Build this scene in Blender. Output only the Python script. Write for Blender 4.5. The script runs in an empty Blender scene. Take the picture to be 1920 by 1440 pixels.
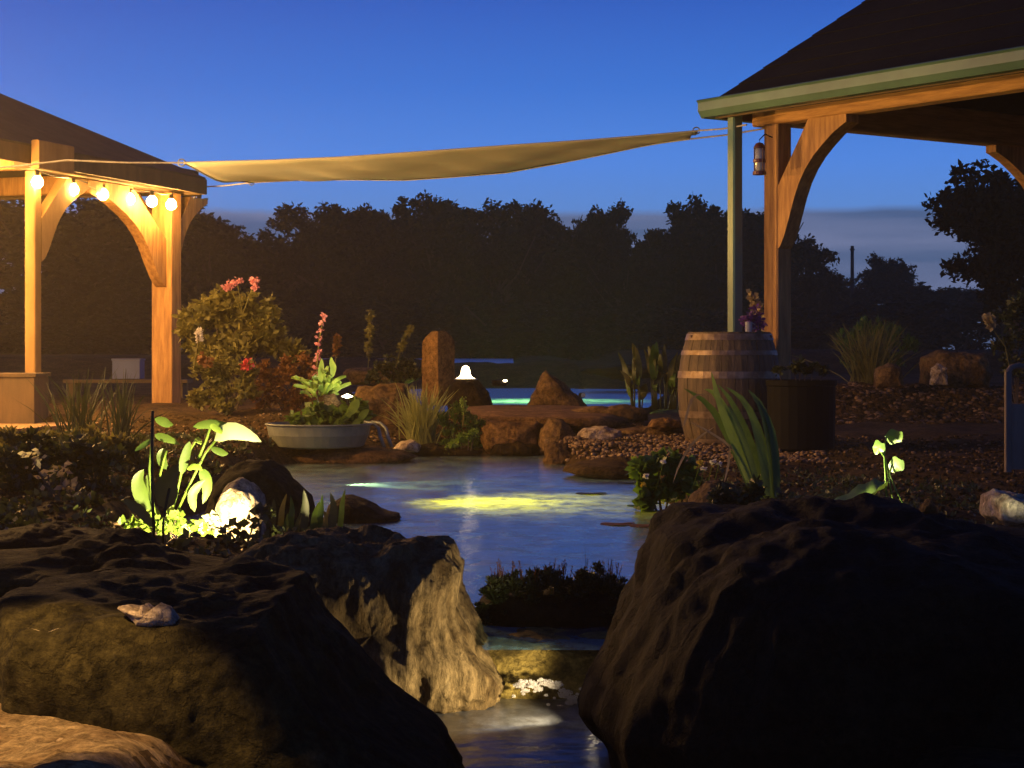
import bpy, math, random
import numpy as np
from mathutils import Vector, noise, Matrix
random.seed(7); RNG = np.random.default_rng(7)
S = bpy.context.scene; COL = S.collection
F = 3470.0; H = 0.9          # focal length in photo pixels, eye height over the pond

# ---------------------------------------------------------------- camera
cam = bpy.data.cameras.new('camera'); cam.lens = F/1920*36; cam.sensor_width = 36
cam.shift_y = -65/1920; cam.clip_end = 3000; cam.clip_start = 0.05
co = bpy.data.objects.new('camera', cam); COL.objects.link(co)
co.location = (0, 0, H); co.rotation_euler = (math.pi/2, 0, 0); S.camera = co
# ---------------------------------------------------------------- view
S.view_settings.view_transform = 'Standard'; S.view_settings.look = 'None'
S.view_settings.exposure = 0; S.view_settings.gamma = 1
S.cycles.max_bounces = 6; S.cycles.transparent_max_bounces = 12; S.cycles.volume_bounces = 0
S.cycles.diffuse_bounces = 3; S.cycles.sample_clamp_indirect = 4; S.cycles.sample_clamp_direct = 0
S.cycles.use_denoising = True
# ---------------------------------------------------------------- world: dusk
SKY_STRENGTH = 1.0
w = bpy.data.worlds.new('World'); S.world = w; w.use_nodes = True
nt = w.node_tree; N = nt.nodes; L = nt.links; N.clear()
def nd(t, **k):
    n = N.new(t)
    for a, b in k.items(): setattr(n, a, b)
    return n
sky = nd('ShaderNodeTexSky', sky_type='NISHITA', sun_disc=False, sun_elevation=math.radians(-3.5), sun_rotation=math.radians(200), altitude=50, ozone_density=3.0, air_density=1.0, dust_density=0.6)
tc = nd('ShaderNodeTexCoord'); sep = nd('ShaderNodeSeparateXYZ'); L.new(tc.outputs['Generated'], sep.inputs[0])
# dusk gradient over elevation, taken over the nishita glow
ramp = nd('ShaderNodeValToRGB'); L.new(sep.outputs['Z'], ramp.inputs[0])
e = ramp.color_ramp.elements
e[0].position = 0.0; e[0].color = (0.20, 0.27, 0.50, 1)
e[1].position = 1.0; e[1].color = (0.003, 0.010, 0.07, 1)
for p, c in ((0.06, (0.16, 0.35, 0.80, 1)), (0.10, (0.10, 0.30, 0.92, 1)), (0.14, (0.05, 0.205, 0.76, 1)), (0.19, (0.028, 0.12, 0.57, 1)), (0.4, (0.008, 0.035, 0.19, 1))):
    q = ramp.color_ramp.elements.new(p); q.color = c
mixs = nd('ShaderNodeMix', data_type='RGBA', blend_type='ADD'); mixs.inputs['Factor'].default_value = 1
skm = nd('ShaderNodeMix', data_type='RGBA', blend_type='MULTIPLY'); skm.inputs['Factor'].default_value = 1
L.new(sky.outputs[0], skm.inputs['A']); skm.inputs['B'].default_value = (0.1, 0.1, 0.1, 1)
L.new(ramp.outputs[0], mixs.inputs['A']); L.new(skm.outputs['Result'], mixs.inputs['B'])
# low bank of cloud
mp = nd('ShaderNodeMapping'); mp.inputs['Scale'].default_value = (5, 5, 60); L.new(tc.outputs['Generated'], mp.inputs[0])
nz = nd('ShaderNodeTexNoise'); nz.inputs['Scale'].default_value = 1.0; nz.inputs['Detail'].default_value = 4; L.new(mp.outputs[0], nz.inputs[0])
mp2 = nd('ShaderNodeMapping'); mp2.inputs['Scale'].default_value = (9, 9, 9); L.new(tc.outputs['Generated'], mp2.inputs[0])
nz2 = nd('ShaderNodeTexNoise'); nz2.inputs['Scale'].default_value = 1.0; nz2.inputs['Detail'].default_value = 3; L.new(mp2.outputs[0], nz2.inputs[0])
m1 = nd('ShaderNodeMath', operation='MULTIPLY_ADD'); L.new(nz2.outputs[0], m1.inputs[0]); m1.inputs[1].default_value = 0.010; m1.inputs[2].default_value = 0.0695
m2 = nd('ShaderNodeMath', operation='SUBTRACT'); L.new(m1.outputs[0], m2.inputs[0]); L.new(sep.outputs['Z'], m2.inputs[1])
mr = nd('ShaderNodeMapRange'); L.new(m2.outputs[0], mr.inputs[0]); mr.inputs[1].default_value = -0.0015; mr.inputs[2].default_value = 0.0025; mr.inputs[3].default_value = 0; mr.inputs[4].default_value = 0.85
cr = nd('ShaderNodeValToRGB'); L.new(nz.outputs[0], cr.inputs[0])
cr.color_ramp.elements[0].position = 0.42; cr.color_ramp.elements[0].color = (0.085, 0.125, 0.25, 1)
cr.color_ramp.elements[1].position = 0.66; cr.color_ramp.elements[1].color = (0.22, 0.24, 0.40, 1)
mc = nd('ShaderNodeMix', data_type='RGBA'); L.new(mr.outputs[0], mc.inputs['Factor']); L.new(mixs.outputs['Result'], mc.inputs['A']); L.new(cr.outputs[0], mc.inputs['B'])
bg = nd('ShaderNodeBackground'); bg.inputs[1].default_value = SKY_STRENGTH; L.new(mc.outputs['Result'], bg.inputs[0])
wo = nd('ShaderNodeOutputWorld'); L.new(bg.outputs[0], wo.inputs[0])

# lamp strengths (lamps themselves are built with their fixtures)
BULB = 380.0; BULB2 = 3800.0; VEIL = 0.0022
WARM = (1.0, 0.52, 0.14)

# ---------------------------------------------------------------- helpers
def P(px, py, d):
    return Vector(((px-960)/F*d, d, H+(655-py)/F*d))
def G(px, py, z=0.0):
    d = (H-z)*F/(py-655); return Vector(((px-960)/F*d, d, z))
ORG = {}
def tag(o, label=None, cat=None, group=None, kind=None):
    if label: o['label'] = label
    if cat: o['category'] = cat
    if group: o['group'] = group
    if kind: o['kind'] = kind
    return o
def empty(name, loc, label, cat, group=None):
    o = bpy.data.objects.new(name, None); COL.objects.link(o); o.location = loc
    o.empty_display_size = 0.1; ORG[o.name] = Vector(loc)
    return tag(o, label, cat, group)
class MB:
    def __init__(s): s.v = []; s.f = []; s.n = 0; s.mi = []
    def add(s, v, f, m=0):
        v = np.asarray(v, float).reshape(-1, 3)
        s.v.append(v); s.f += [tuple(i+s.n for i in q) for q in f]; s.mi += [m]*len(f); s.n += len(v)
    def box(s, c, size, rot=None, m=0):
        x, y, z = [a/2 for a in size]
        v = [Vector((i*x, j*y, k*z)) for i in (-1, 1) for j in (-1, 1) for k in (-1, 1)]
        if rot is not None: v = [rot @ q for q in v]
        s.add([Vector(c)+q for q in v], [(0,1,3,2),(4,6,7,5),(0,4,5,1),(2,3,7,6),(0,2,6,4),(1,5,7,3)], m)
    def bar(s, a, b, w_, h_, up=(0, 0, 1), bev=0.0):   # squared timber from a to b, chamfered
        a, b = Vector(a), Vector(b); t = (b-a).normalized(); u = Vector(up)
        sd = t.cross(u).normalized(); u = sd.cross(t).normalized()
        c = bev
        pr = [(-w_/2+c, -h_/2), (w_/2-c, -h_/2), (w_/2, -h_/2+c), (w_/2, h_/2-c), (w_/2-c, h_/2), (-w_/2+c, h_/2), (-w_/2, h_/2-c), (-w_/2, -h_/2+c)] if c else [(-w_/2, -h_/2), (w_/2, -h_/2), (w_/2, h_/2), (-w_/2, h_/2)]
        n = len(pr); v = [a+sd*x+u*y for x, y in pr]+[b+sd*x+u*y for x, y in pr]
        f = [(i, (i+1) % n, n+(i+1) % n, n+i) for i in range(n)]+[tuple(range(n))[::-1], tuple(range(n, 2*n))]
        s.add(v, f)
    def tube(s, pts, r, n=6, m=0, cap=True):
        pts = [Vector(p) for p in pts]; k = len(pts); v = []; f = []
        rr = r if hasattr(r, '__len__') else [r]*k
        ref = Vector((0.13, 0.2, 1)).normalized()
        for i, p in enumerate(pts):
            t = (pts[min(i+1, k-1)]-pts[max(i-1, 0)])
            t = t.normalized() if t.length > 1e-9 else Vector((0, 0, 1))
            if abs(t.dot(ref)) > 0.97: ref2 = Vector((1, 0, 0))
            else: ref2 = ref
            a = t.cross(ref2).normalized(); b = t.cross(a)
            for j in range(n):
                q = 2*math.pi*j/n; v.append(p+(a*math.cos(q)+b*math.sin(q))*rr[i])
        for i in range(k-1):
            for j in range(n):
                f.append((i*n+j, i*n+(j+1) % n, (i+1)*n+(j+1) % n, (i+1)*n+j))
        if cap: f += [tuple(range(n))[::-1], tuple(range((k-1)*n, k*n))]
        s.add(v, f, m)
    def lathe(s, c, prof, n=20, m=0, arc=(0, 2*math.pi)):
        v = []; f = []; full = abs(arc[1]-arc[0]-2*math.pi) < 1e-6; nn = n if full else n+1
        for r, z in prof:
            for j in range(nn):
                a = arc[0]+(arc[1]-arc[0])*j/n; v.append((c[0]+r*math.cos(a), c[1]+r*math.sin(a), c[2]+z))
        for i in range(len(prof)-1):
            for j in range(n):
                j2 = (j+1) % nn
                f.append((i*nn+j, i*nn+j2, (i+1)*nn+j2, (i+1)*nn+j))
        s.add(v, f, m)
    def blade(s, pts, wd, side=None, fold=0.25, m=0):   # leaf along pts, half width wd[i], folded on midrib
        pts = [Vector(p) for p in pts]; k = len(pts); v = []; f = []
        for i, p in enumerate(pts):
            t = (pts[min(i+1, k-1)]-pts[max(i-1, 0)]).normalized()
            sd = Vector(side) if side is not None else t.cross(Vector((0, 0, 1)))
            sd = (sd-t*sd.dot(t))
            sd = sd.normalized() if sd.length > 1e-6 else Vector((1, 0, 0))
            nn = sd.cross(t)
            v += [p-sd*wd[i]+nn*wd[i]*fold, p, p+sd*wd[i]+nn*wd[i]*fold]
        for i in range(k-1):
            f += [(3*i, 3*i+1, 3*i+4, 3*i+3), (3*i+1, 3*i+2, 3*i+5, 3*i+4)]
        s.add(v, f, m)
    def build(s, name, mats, parent=None, origin=None, smooth=False, label=None):
        V = np.concatenate(s.v) if s.v else np.zeros((0, 3))
        off = Vector((0, 0, 0))
        if parent is not None: off = ORG[parent.name]
        elif origin is not None: off = Vector(origin)
        V = V-np.array(off)
        me = bpy.data.meshes.new(name); me.from_pydata(V.tolist(), [], s.f)
        if not isinstance(mats, (list, tuple)): mats = [mats]
        for m in mats: me.materials.append(m)
        if len(mats) > 1: me.polygons.foreach_set('material_index', s.mi)
        if smooth: me.polygons.foreach_set('use_smooth', [True]*len(me.polygons))
        me.update()
        o = bpy.data.objects.new(name, me); COL.objects.link(o)
        if parent is not None: o.parent = parent
        elif origin is not None: o.location = off
        ORG[o.name] = off
        if label: o['label'] = label
        return o
def np_mesh(name, V, Q, mats, parent=None, origin=None, smooth=False, mi=None):
    off = ORG[parent.name] if parent is not None else Vector(origin or (0, 0, 0))
    me = bpy.data.meshes.new(name); V = V-np.array(off)
    me.vertices.add(len(V)); me.vertices.foreach_set('co', V.astype(np.float32).ravel())
    k = Q.shape[1]; me.loops.add(len(Q)*k); me.loops.foreach_set('vertex_index', Q.astype(np.int32).ravel())
    me.polygons.add(len(Q)); me.polygons.foreach_set('loop_start', np.arange(0, len(Q)*k, k, dtype=np.int32))
    try: me.polygons.foreach_set('loop_total', np.full(len(Q), k, dtype=np.int32))
    except Exception: pass
    for m in (mats if isinstance(mats, (list, tuple)) else [mats]): me.materials.append(m)
    if mi is not None: me.polygons.foreach_set('material_index', mi.astype(np.int32))
    if smooth: me.polygons.foreach_set('use_smooth', np.ones(len(Q), dtype=bool))
    me.update(calc_edges=True)
    o = bpy.data.objects.new(name, me); COL.objects.link(o)
    if parent is not None: o.parent = parent
    else: o.location = off
    ORG[o.name] = off
    return o

# ---------------------------------------------------------------- materials
def mat(name, c1, c2=None, scale=6, rough=0.8, bump=0.3, stretch=(1, 1, 1), c3=None, bscale=None, metal=0, transl=0, dist=0.02, spec=0.5, coat=0, wave=None, fine=0):
    m = bpy.data.materials.new(name); m.use_nodes = True; t = m.node_tree; n = t.nodes; l = t.links
    b = n['Principled BSDF']; out = n['Material Output']
    tcn = n.new('ShaderNodeTexCoord'); mpn = n.new('ShaderNodeMapping'); mpn.inputs['Scale'].default_value = stretch
    l.new(tcn.outputs['Object'], mpn.inputs[0])
    oi = n.new('ShaderNodeObjectInfo'); add = n.new('ShaderNodeVectorMath'); add.operation = 'ADD'
    ml = n.new('ShaderNodeMath'); ml.operation = 'MULTIPLY'; ml.inputs[1].default_value = 17.3; l.new(oi.outputs['Random'], ml.inputs[0])
    l.new(mpn.outputs[0], add.inputs[0]); l.new(ml.outputs[0], add.inputs[1])
    z = n.new('ShaderNodeTexNoise'); z.inputs['Scale'].default_value = scale; z.inputs['Detail'].default_value = 8; z.inputs['Roughness'].default_value = 0.62
    l.new(add.outputs[0], z.inputs['Vector'])
    r = n.new('ShaderNodeValToRGB'); l.new(z.outputs[0], r.inputs[0])
    c2 = c2 or tuple(a*0.55 for a in c1)
    r.color_ramp.elements[0].position = 0.35; r.color_ramp.elements[0].color = (*c2, 1)
    r.color_ramp.elements[1].position = 0.66; r.color_ramp.elements[1].color = (*c1, 1)
    if c3: q = r.color_ramp.elements.new(0.8); q.color = (*c3, 1)
    l.new(r.outputs[0], b.inputs['Base Color'])
    b.inputs['Roughness'].default_value = rough; b.inputs['Metallic'].default_value = metal
    b.inputs['Specular IOR Level'].default_value = spec; b.inputs['Coat Weight'].default_value = coat
    if bump:
        z2 = n.new('ShaderNodeTexNoise'); z2.inputs['Scale'].default_value = bscale or scale*3; z2.inputs['Detail'].default_value = 8; z2.inputs['Roughness'].default_value = 0.65
        l.new(add.outputs[0], z2.inputs['Vector'])
        bp = n.new('ShaderNodeBump'); bp.inputs['Strength'].default_value = bump; bp.inputs['Distance'].default_value = dist
        l.new(z2.outputs[0], bp.inputs['Height']); l.new(bp.outputs[0], b.inputs['Normal'])
        if fine:
            z3 = n.new('ShaderNodeTexNoise'); z3.inputs['Scale'].default_value = 38; z3.inputs['Detail'].default_value = 6; z3.inputs['Roughness'].default_value = 0.75; l.new(add.outputs[0], z3.inputs['Vector'])
            b2 = n.new('ShaderNodeBump'); b2.inputs['Strength'].default_value = fine; b2.inputs['Distance'].default_value = 0.022
            l.new(z3.outputs[0], b2.inputs['Height']); l.new(bp.outputs[0], b2.inputs['Normal'])
            z4 = n.new('ShaderNodeTexNoise'); z4.inputs['Scale'].default_value = 24; z4.inputs['Detail'].default_value = 9; z4.inputs['Roughness'].default_value = 0.8; l.new(add.outputs[0], z4.inputs['Vector'])
            g4 = n.new('ShaderNodeMapRange'); g4.inputs[1].default_value = .38; g4.inputs[2].default_value = .64; g4.inputs[3].default_value = .4; g4.inputs[4].default_value = 1.45; l.new(z4.outputs[0], g4.inputs[0])
            mm = n.new('ShaderNodeMix'); mm.data_type = 'RGBA'; mm.blend_type = 'MULTIPLY'; mm.inputs['Factor'].default_value = 1; l.new(r.outputs[0], mm.inputs['A']); l.new(g4.outputs[0], mm.inputs['B']); l.new(mm.outputs['Result'], b.inputs['Base Color'])
            vo = n.new('ShaderNodeTexVoronoi'); vo.feature = 'DISTANCE_TO_EDGE'; vo.inputs['Scale'].default_value = 4.5
            wv = n.new('ShaderNodeVectorMath'); wv.operation = 'MULTIPLY_ADD'; l.new(z.outputs['Color'], wv.inputs[0]); wv.inputs[1].default_value = (.35, .35, .35); l.new(add.outputs[0], wv.inputs[2]); l.new(wv.outputs[0], vo.inputs['Vector'])
            cm_ = n.new('ShaderNodeMapRange'); l.new(vo.outputs['Distance'], cm_.inputs[0]); cm_.inputs[1].default_value = 0; cm_.inputs[2].default_value = 0.045
            b3 = n.new('ShaderNodeBump'); b3.inputs['Strength'].default_value = fine*.8; b3.inputs['Distance'].default_value = 0.02; l.new(cm_.outputs[0], b3.inputs['Height']); l.new(b2.outputs[0], b3.inputs['Normal']); l.new(b3.outputs[0], b.inputs['Normal'])
    if transl:
        tr = n.new('ShaderNodeBsdfTranslucent'); l.new(r.outputs[0], tr.inputs[0]); mx = n.new('ShaderNodeMixShader'); mx.inputs[0].default_value = transl
        l.new(b.outputs[0], mx.inputs[1]); l.new(tr.outputs[0], mx.inputs[2]); l.new(mx.outputs[0], out.inputs[0])
    return m
def emit(name, col, st, mixcol=None):
    m = bpy.data.materials.new(name); m.use_nodes = True; n = m.node_tree.nodes
    b = n['Principled BSDF']; b.inputs['Base Color'].default_value = (0.8, 0.75, 0.6, 1)
    b.inputs['Emission Color'].default_value = (*col, 1); b.inputs['Emission Strength'].default_value = st
    return m
M = dict(
    wood=mat('larch_timber', (0.5, 0.27, 0.09), (0.25, 0.12, 0.04), 5, 0.75, 0.35, (5, 5, .6), c3=(0.5, 0.3, 0.12)),
    wood_beam=mat('larch_beam', (0.5, 0.27, 0.09), (0.27, 0.13, 0.04), 4, 0.75, 0.35, (.7, .7, 7), c3=(0.52, 0.3, 0.12)),
    leaf_glare=mat('leaf_glare', (0.62, 0.68, 0.4), (0.5, 0.6, 0.3), 4, 0.4, 0, transl=0.3),  # pale to stand in for leaves burned out by the spotlight
    wood_pale=mat('pale_timber', (0.34, 0.20, 0.07), (0.2, 0.11, 0.035), 4, 0.8, 0.3, (1, 1, 0.3)),
    wood_dark=mat('dark_timber', (0.12, 0.075, 0.035), (0.06, 0.04, 0.02), 5, 0.8, 0.3, (1, 1, 0.3)),
    deckm=mat('deck_board', (0.36, 0.21, 0.09), (0.2, 0.11, 0.05), 6, 0.7, 0.3),
    stave=mat('oak_stave', (0.15, 0.1, 0.045), (0.05, 0.032, 0.014), 7, 0.7, 0.5, (2.5, 2.5, 0.5), c3=(0.27, 0.19, 0.1)),
    hoop=mat('hoop_metal', (0.3, 0.22, 0.14), (0.13, 0.08, 0.04), 12, 0.45, 0.2, metal=0.5),
    slate=mat('slate_roof', (0.006, 0.006, 0.007), (0.003, 0.003, 0.004), 4, 0.8, 0.4, spec=.15),
    roofb=mat('roof_felt', (0.07, 0.055, 0.035), (0.04, 0.03, 0.02), 4, 0.9, 0.4),
    green_metal=mat('green_gutter', (0.09, 0.18, 0.12), (0.065, 0.13, 0.09), 3, 0.4, 0.05, spec=0.6),
    pale_metal=mat('lead_flashing', (0.85, 0.78, 0.55), (0.6, 0.55, 0.4), 6, 0.5, 0.1),
    sail=mat('sail_cloth', (0.85, 0.78, 0.52), (0.74, 0.67, 0.43), .8, 0.85, 0.12, transl=0.25, bscale=3),
    rope=mat('rope', (0.5, 0.47, 0.4), None, 20, 0.9, 0.3),
    cable=mat('black_cable', (0.02, 0.02, 0.02), None, 8, 0.5, 0),
    black=mat('black_plastic', (0.003, 0.003, 0.003), (0.002, 0.002, 0.002), 8, 0.8, 0.15, spec=.15),
    steel=mat('galvanised_steel', (0.25, 0.27, 0.22), (0.15, 0.17, 0.14), 5, 0.45, 0.08, metal=0.3),
    sand=mat('sandstone_orange', (0.27, 0.15, 0.055), (0.12, 0.062, 0.024), 5, 0.9, 0.7, dist=0.03, bscale=12, spec=.12, fine=.8),
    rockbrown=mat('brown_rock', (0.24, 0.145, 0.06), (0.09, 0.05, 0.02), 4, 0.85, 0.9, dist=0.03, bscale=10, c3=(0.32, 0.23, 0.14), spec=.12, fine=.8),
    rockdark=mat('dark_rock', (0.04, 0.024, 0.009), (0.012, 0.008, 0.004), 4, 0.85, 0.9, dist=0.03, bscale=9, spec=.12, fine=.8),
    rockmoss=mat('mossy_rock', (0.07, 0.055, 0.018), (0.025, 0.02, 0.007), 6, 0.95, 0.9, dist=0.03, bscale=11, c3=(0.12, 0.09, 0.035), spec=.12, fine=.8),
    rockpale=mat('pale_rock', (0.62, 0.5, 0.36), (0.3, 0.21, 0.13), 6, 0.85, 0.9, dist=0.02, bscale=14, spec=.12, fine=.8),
    rockface=mat('weathered_rock', (0.36, 0.25, 0.11), (0.09, 0.055, 0.02), 7, 0.85, 1.0, (1.6, 1.6, 0.5), dist=0.05, bscale=12, c3=(0.48, 0.36, 0.18), spec=.12, fine=.8),
    soil=mat('soil', (0.10, 0.06, 0.024), (0.038, 0.022, 0.009), 3, 0.95, 0.9, dist=0.03, bscale=22, c3=(0.16, 0.105, 0.05), spec=.12, fine=.8),
    ledge=mat('algae_stone', (0.40, 0.29, 0.07), (0.16, 0.11, 0.025), 6, 0.8, 0.8, dist=.03, bscale=12, spec=.2, fine=.8),
    sandm=mat('coarse_sand', (0.62, 0.44, 0.22), (0.3, 0.19, 0.085), 7, 0.95, 1.0, (1, 2.2, 1), dist=.03, bscale=20, spec=.1, fine=1.0),
    pebble=mat('pebble', (0.22, 0.13, 0.055), (0.1, 0.055, 0.022), 3, 0.8, 0.2),
    pebble2=mat('pebble_pale', (0.36, 0.25, 0.13), (0.2, 0.13, 0.06), 3, 0.8, 0.2),
    leaf_tree=mat('tree_leaf', (0.025, 0.027, 0.01), (0.012, 0.014, 0.006), 0.6, 0.7, 0, transl=0.3, spec=0.2),
    leaf_tree_glow=mat('tree_leaf_glow', (0.05, 0.043, 0.014), (0.02, 0.02, 0.008), 0.6, 0.7, 0, transl=0.3, spec=0.2),  # lighter warm copy, left hand glow put into the leaf colour
    bark=mat('bark', (0.10, 0.075, 0.05), (0.05, 0.035, 0.025), 5, 0.95, 0.8),
    leaf=mat('leaf_green', (0.13, 0.22, 0.035), (0.06, 0.115, 0.02), 5, 0.45, 0.1, transl=0.45),
    leaf_lime=mat('leaf_lime', (0.26, 0.38, 0.06), (0.14, 0.24, 0.035), 5, 0.45, 0.1, transl=0.45),
    leaf_olive=mat('leaf_olive', (0.24, 0.21, 0.05), (0.10, 0.10, 0.025), 7, 0.6, 0.1, transl=0.4),
    leaf_dark=mat('leaf_dark', (0.06, 0.075, 0.02), (0.03, 0.038, 0.012), 6, 0.5, 0.1, transl=0.3),
    grass=mat('grass_blade', (0.34, 0.34, 0.09), (0.2, 0.22, 0.05), 4, 0.6, 0, transl=0.4),
    straw=mat('dry_straw', (0.45, 0.36, 0.2), (0.25, 0.19, 0.1), 4, 0.8, 0, transl=0.3),
    rust=mat('rust_leaf', (0.28, 0.13, 0.04), (0.15, 0.06, 0.02), 6, 0.6, 0, transl=0.4),
    pink=mat('pink_petal', (0.75, 0.35, 0.36), (0.6, 0.22, 0.24), 9, 0.6, 0, transl=0.4),
    white=mat('white_petal', (0.75, 0.72, 0.68), (0.6, 0.55, 0.5), 9, 0.6, 0, transl=0.4),
    red=mat('red_petal', (0.5, 0.04, 0.05), (0.3, 0.02, 0.03), 9, 0.5, 0, transl=0.3),
    purple=mat('purple_petal', (0.16, 0.05, 0.28), (0.08, 0.02, 0.16), 9, 0.6, 0, transl=0.3),
    yellow=mat('yellow_petal', (0.7, 0.5, 0.04), None, 9, 0.6, 0, transl=0.3),
    bluebox=mat('blue_plastic', (0.08, 0.11, 0.26), (0.06, 0.08, 0.2), 2, 0.5, 0.05),
    glass=mat('lantern_glass', (0.35, 0.37, 0.4), (0.2, 0.2, 0.22), 12, 0.15, 0),
    redm=mat('lantern_red', (0.12, 0.035, 0.025), (0.07, 0.02, 0.015), 8, 0.4, 0.1),
    grey_wood=mat('weathered_grey_wood', (0.24, 0.17, 0.12), (0.14, 0.1, 0.07), 6, 0.85, 0.4, (1, 1, 0.3)),
)
M['bulb'] = emit('bulb_glow', WARM, BULB)
M['bulb2'] = emit('bulb_glow_strong', WARM, BULB2)
M['bell'] = emit('bell_glow', (1, 0.78, 0.45), 9)
M['lens'] = emit('lamp_lens', (1, 0.8, 0.5), 14)
M['lenspool'] = emit('pool_lamp_lens', (1, 0.9, 0.45), 14)

def water_mat(name, rough, bump, scale, tint, refl=(1, 1, 1), stretch=(1, 1, 1), dist=0.05, milk=0.0, milkcol=(0.2, 0.25, 0.3)):
    m = bpy.data.materials.new(name); m.use_nodes = True; t = m.node_tree; n = t.nodes; l = t.links; n.remove(n['Principled BSDF'])
    out = n['Material Output']
    tcn = n.new('ShaderNodeTexCoord'); mpn = n.new('ShaderNodeMapping'); mpn.inputs['Scale'].default_value = stretch; l.new(tcn.outputs['Object'], mpn.inputs[0])
    z = n.new('ShaderNodeTexNoise'); z.inputs['Scale'].default_value = scale; z.inputs['Detail'].default_value = 4; l.new(mpn.outputs[0], z.inputs['Vector'])
    bp = n.new('ShaderNodeBump'); bp.inputs['Strength'].default_value = bump; bp.inputs['Distance'].default_value = dist; l.new(z.outputs[0], bp.inputs['Height'])
    g = n.new('ShaderNodeBsdfGlossy'); g.inputs['Roughness'].default_value = rough; g.inputs['Color'].default_value = (*refl, 1); l.new(bp.outputs[0], g.inputs['Normal'])
    tr = n.new('ShaderNodeBsdfTransparent'); tr.inputs['Color'].default_value = (*tint, 1)
    df = n.new('ShaderNodeBsdfDiffuse'); df.inputs['Color'].default_value = (*milkcol, 1)
    dt = n.new('ShaderNodeBsdfTranslucent'); dt.inputs['Color'].default_value = (*[min(1, c_*1.6) for c_ in milkcol], 1)
    md = n.new('ShaderNodeMixShader'); md.inputs[0].default_value = 0.5; l.new(df.outputs[0], md.inputs[1]); l.new(dt.outputs[0], md.inputs[2])
    mk = n.new('ShaderNodeMixShader'); zz = n.new('ShaderNodeTexNoise'); zz.inputs['Scale'].default_value = 2.6; zz.inputs['Detail'].default_value = 9; zz.inputs['Roughness'].default_value = .78; mp3 = n.new('ShaderNodeMapping'); mp3.inputs['Scale'].default_value = (1.4, .8, 1); l.new(tcn.outputs['Object'], mp3.inputs[0]); l.new(mp3.outputs[0], zz.inputs['Vector'])
    zr = n.new('ShaderNodeMapRange'); l.new(zz.outputs[0], zr.inputs[0]); zr.inputs[1].default_value = .42; zr.inputs[2].default_value = .58; zr.inputs[3].default_value = milk*.25; zr.inputs[4].default_value = min(1, milk*1.4); l.new(zr.outputs[0], mk.inputs[0])
    mk.inputs[0].default_value = milk; l.new(tr.outputs[0], mk.inputs[1]); l.new(md.outputs[0], mk.inputs[2])
    fr = n.new('ShaderNodeFresnel'); fr.inputs['IOR'].default_value = 1.33
    mx = n.new('ShaderNodeMixShader'); l.new(fr.outputs[0], mx.inputs[0]); l.new(mk.outputs[0], mx.inputs[1]); l.new(g.outputs[0], mx.inputs[2])
    l.new(mx.outputs[0], out.inputs[0]); return m
M['water'] = water_mat('pond_water', 0.2, 0.2, 5, (0.6, 0.75, 0.6), stretch=(1, 0.6, 1), milk=0.62, milkcol=(0.3, 0.56, 0.62))
M['water_lake'] = water_mat('lake_water', 0.45, 0.5, 1.2, (0.2, 0.25, 0.3), stretch=(1, 0.5, 1), milk=0.9, milkcol=(0.4, 0.42, 0.5))
M['water_fall'] = water_mat('water_fall', 0.1, 0.5, 20, (.8, .8, .75), milk=.35, milkcol=(.6, .6, .55))
M['water_stream'] = water_mat('stream_water', 0.28, 0.5, 5, (0.5, 0.5, 0.4), stretch=(1, 1.6, 1), milk=0.65, milkcol=(.34, .36, .4))

# ---------------------------------------------------------------- ground
def smooth(a, b, x): t = np.clip((x-a)/(b-a), 0, 1); return t*t*(3-2*t)
def poly_sd(X, Y, poly):      # signed distance, negative inside
    d = np.full(X.shape, 1e9); ins = np.zeros(X.shape, bool); n = len(poly)
    for i in range(n):
        x0, y0 = poly[i]; x1, y1 = poly[(i+1) % n]; dx, dy = x1-x0, y1-y0
        t = np.clip(((X-x0)*dx+(Y-y0)*dy)/(dx*dx+dy*dy+1e-12), 0, 1)
        d = np.minimum(d, np.hypot(X-x0-t*dx, Y-y0-t*dy))
        c = ((y0 > Y) != (y1 > Y)) & (X < (x1-x0)*(Y-y0)/(y1-y0+1e-12)+x0); ins ^= c
    return np.where(ins, -d, d)
pool_px = [(520, 872), (640, 862), (720, 855), (860, 852.5), (1010, 852.5), (1030, 866), (1080, 880), (1150, 888), (1200, 905), (1240, 950), (1310, 1010), (1260, 1070), (1200, 1110), (1180, 1190), (900, 1190), (860, 1120), (800, 1070), (560, 1060), (330, 1045), (270, 1015), (330, 985), (420, 950), (480, 905)]
pool = [(G(x, y).x, G(x, y).y) for x, y in pool_px]
upper_px = [(640, 735), (830, 763), (1060, 764), (1200, 756), (1230, 735), (1180, 726), (1000, 724), (700, 726)]
upper = [(G(x, y, .28).x, G(x, y, .28).y) for x, y in upper_px]
chan = [(-0.45, 6.3), (0.4, 6.3), (0.42, 5.3), (0.6, 4.3), (0.8, 3.0), (-0.6, 3.0), (-0.5, 4.3), (-0.45, 5.3)]
lake_px = [(430, 669.8), (950, 669.8), (942, 681.5), (600, 682), (430, 681)]
LZ = 0.62
lake = [(G(x, y, LZ).x, G(x, y, LZ).y) for x, y in lake_px]
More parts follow.
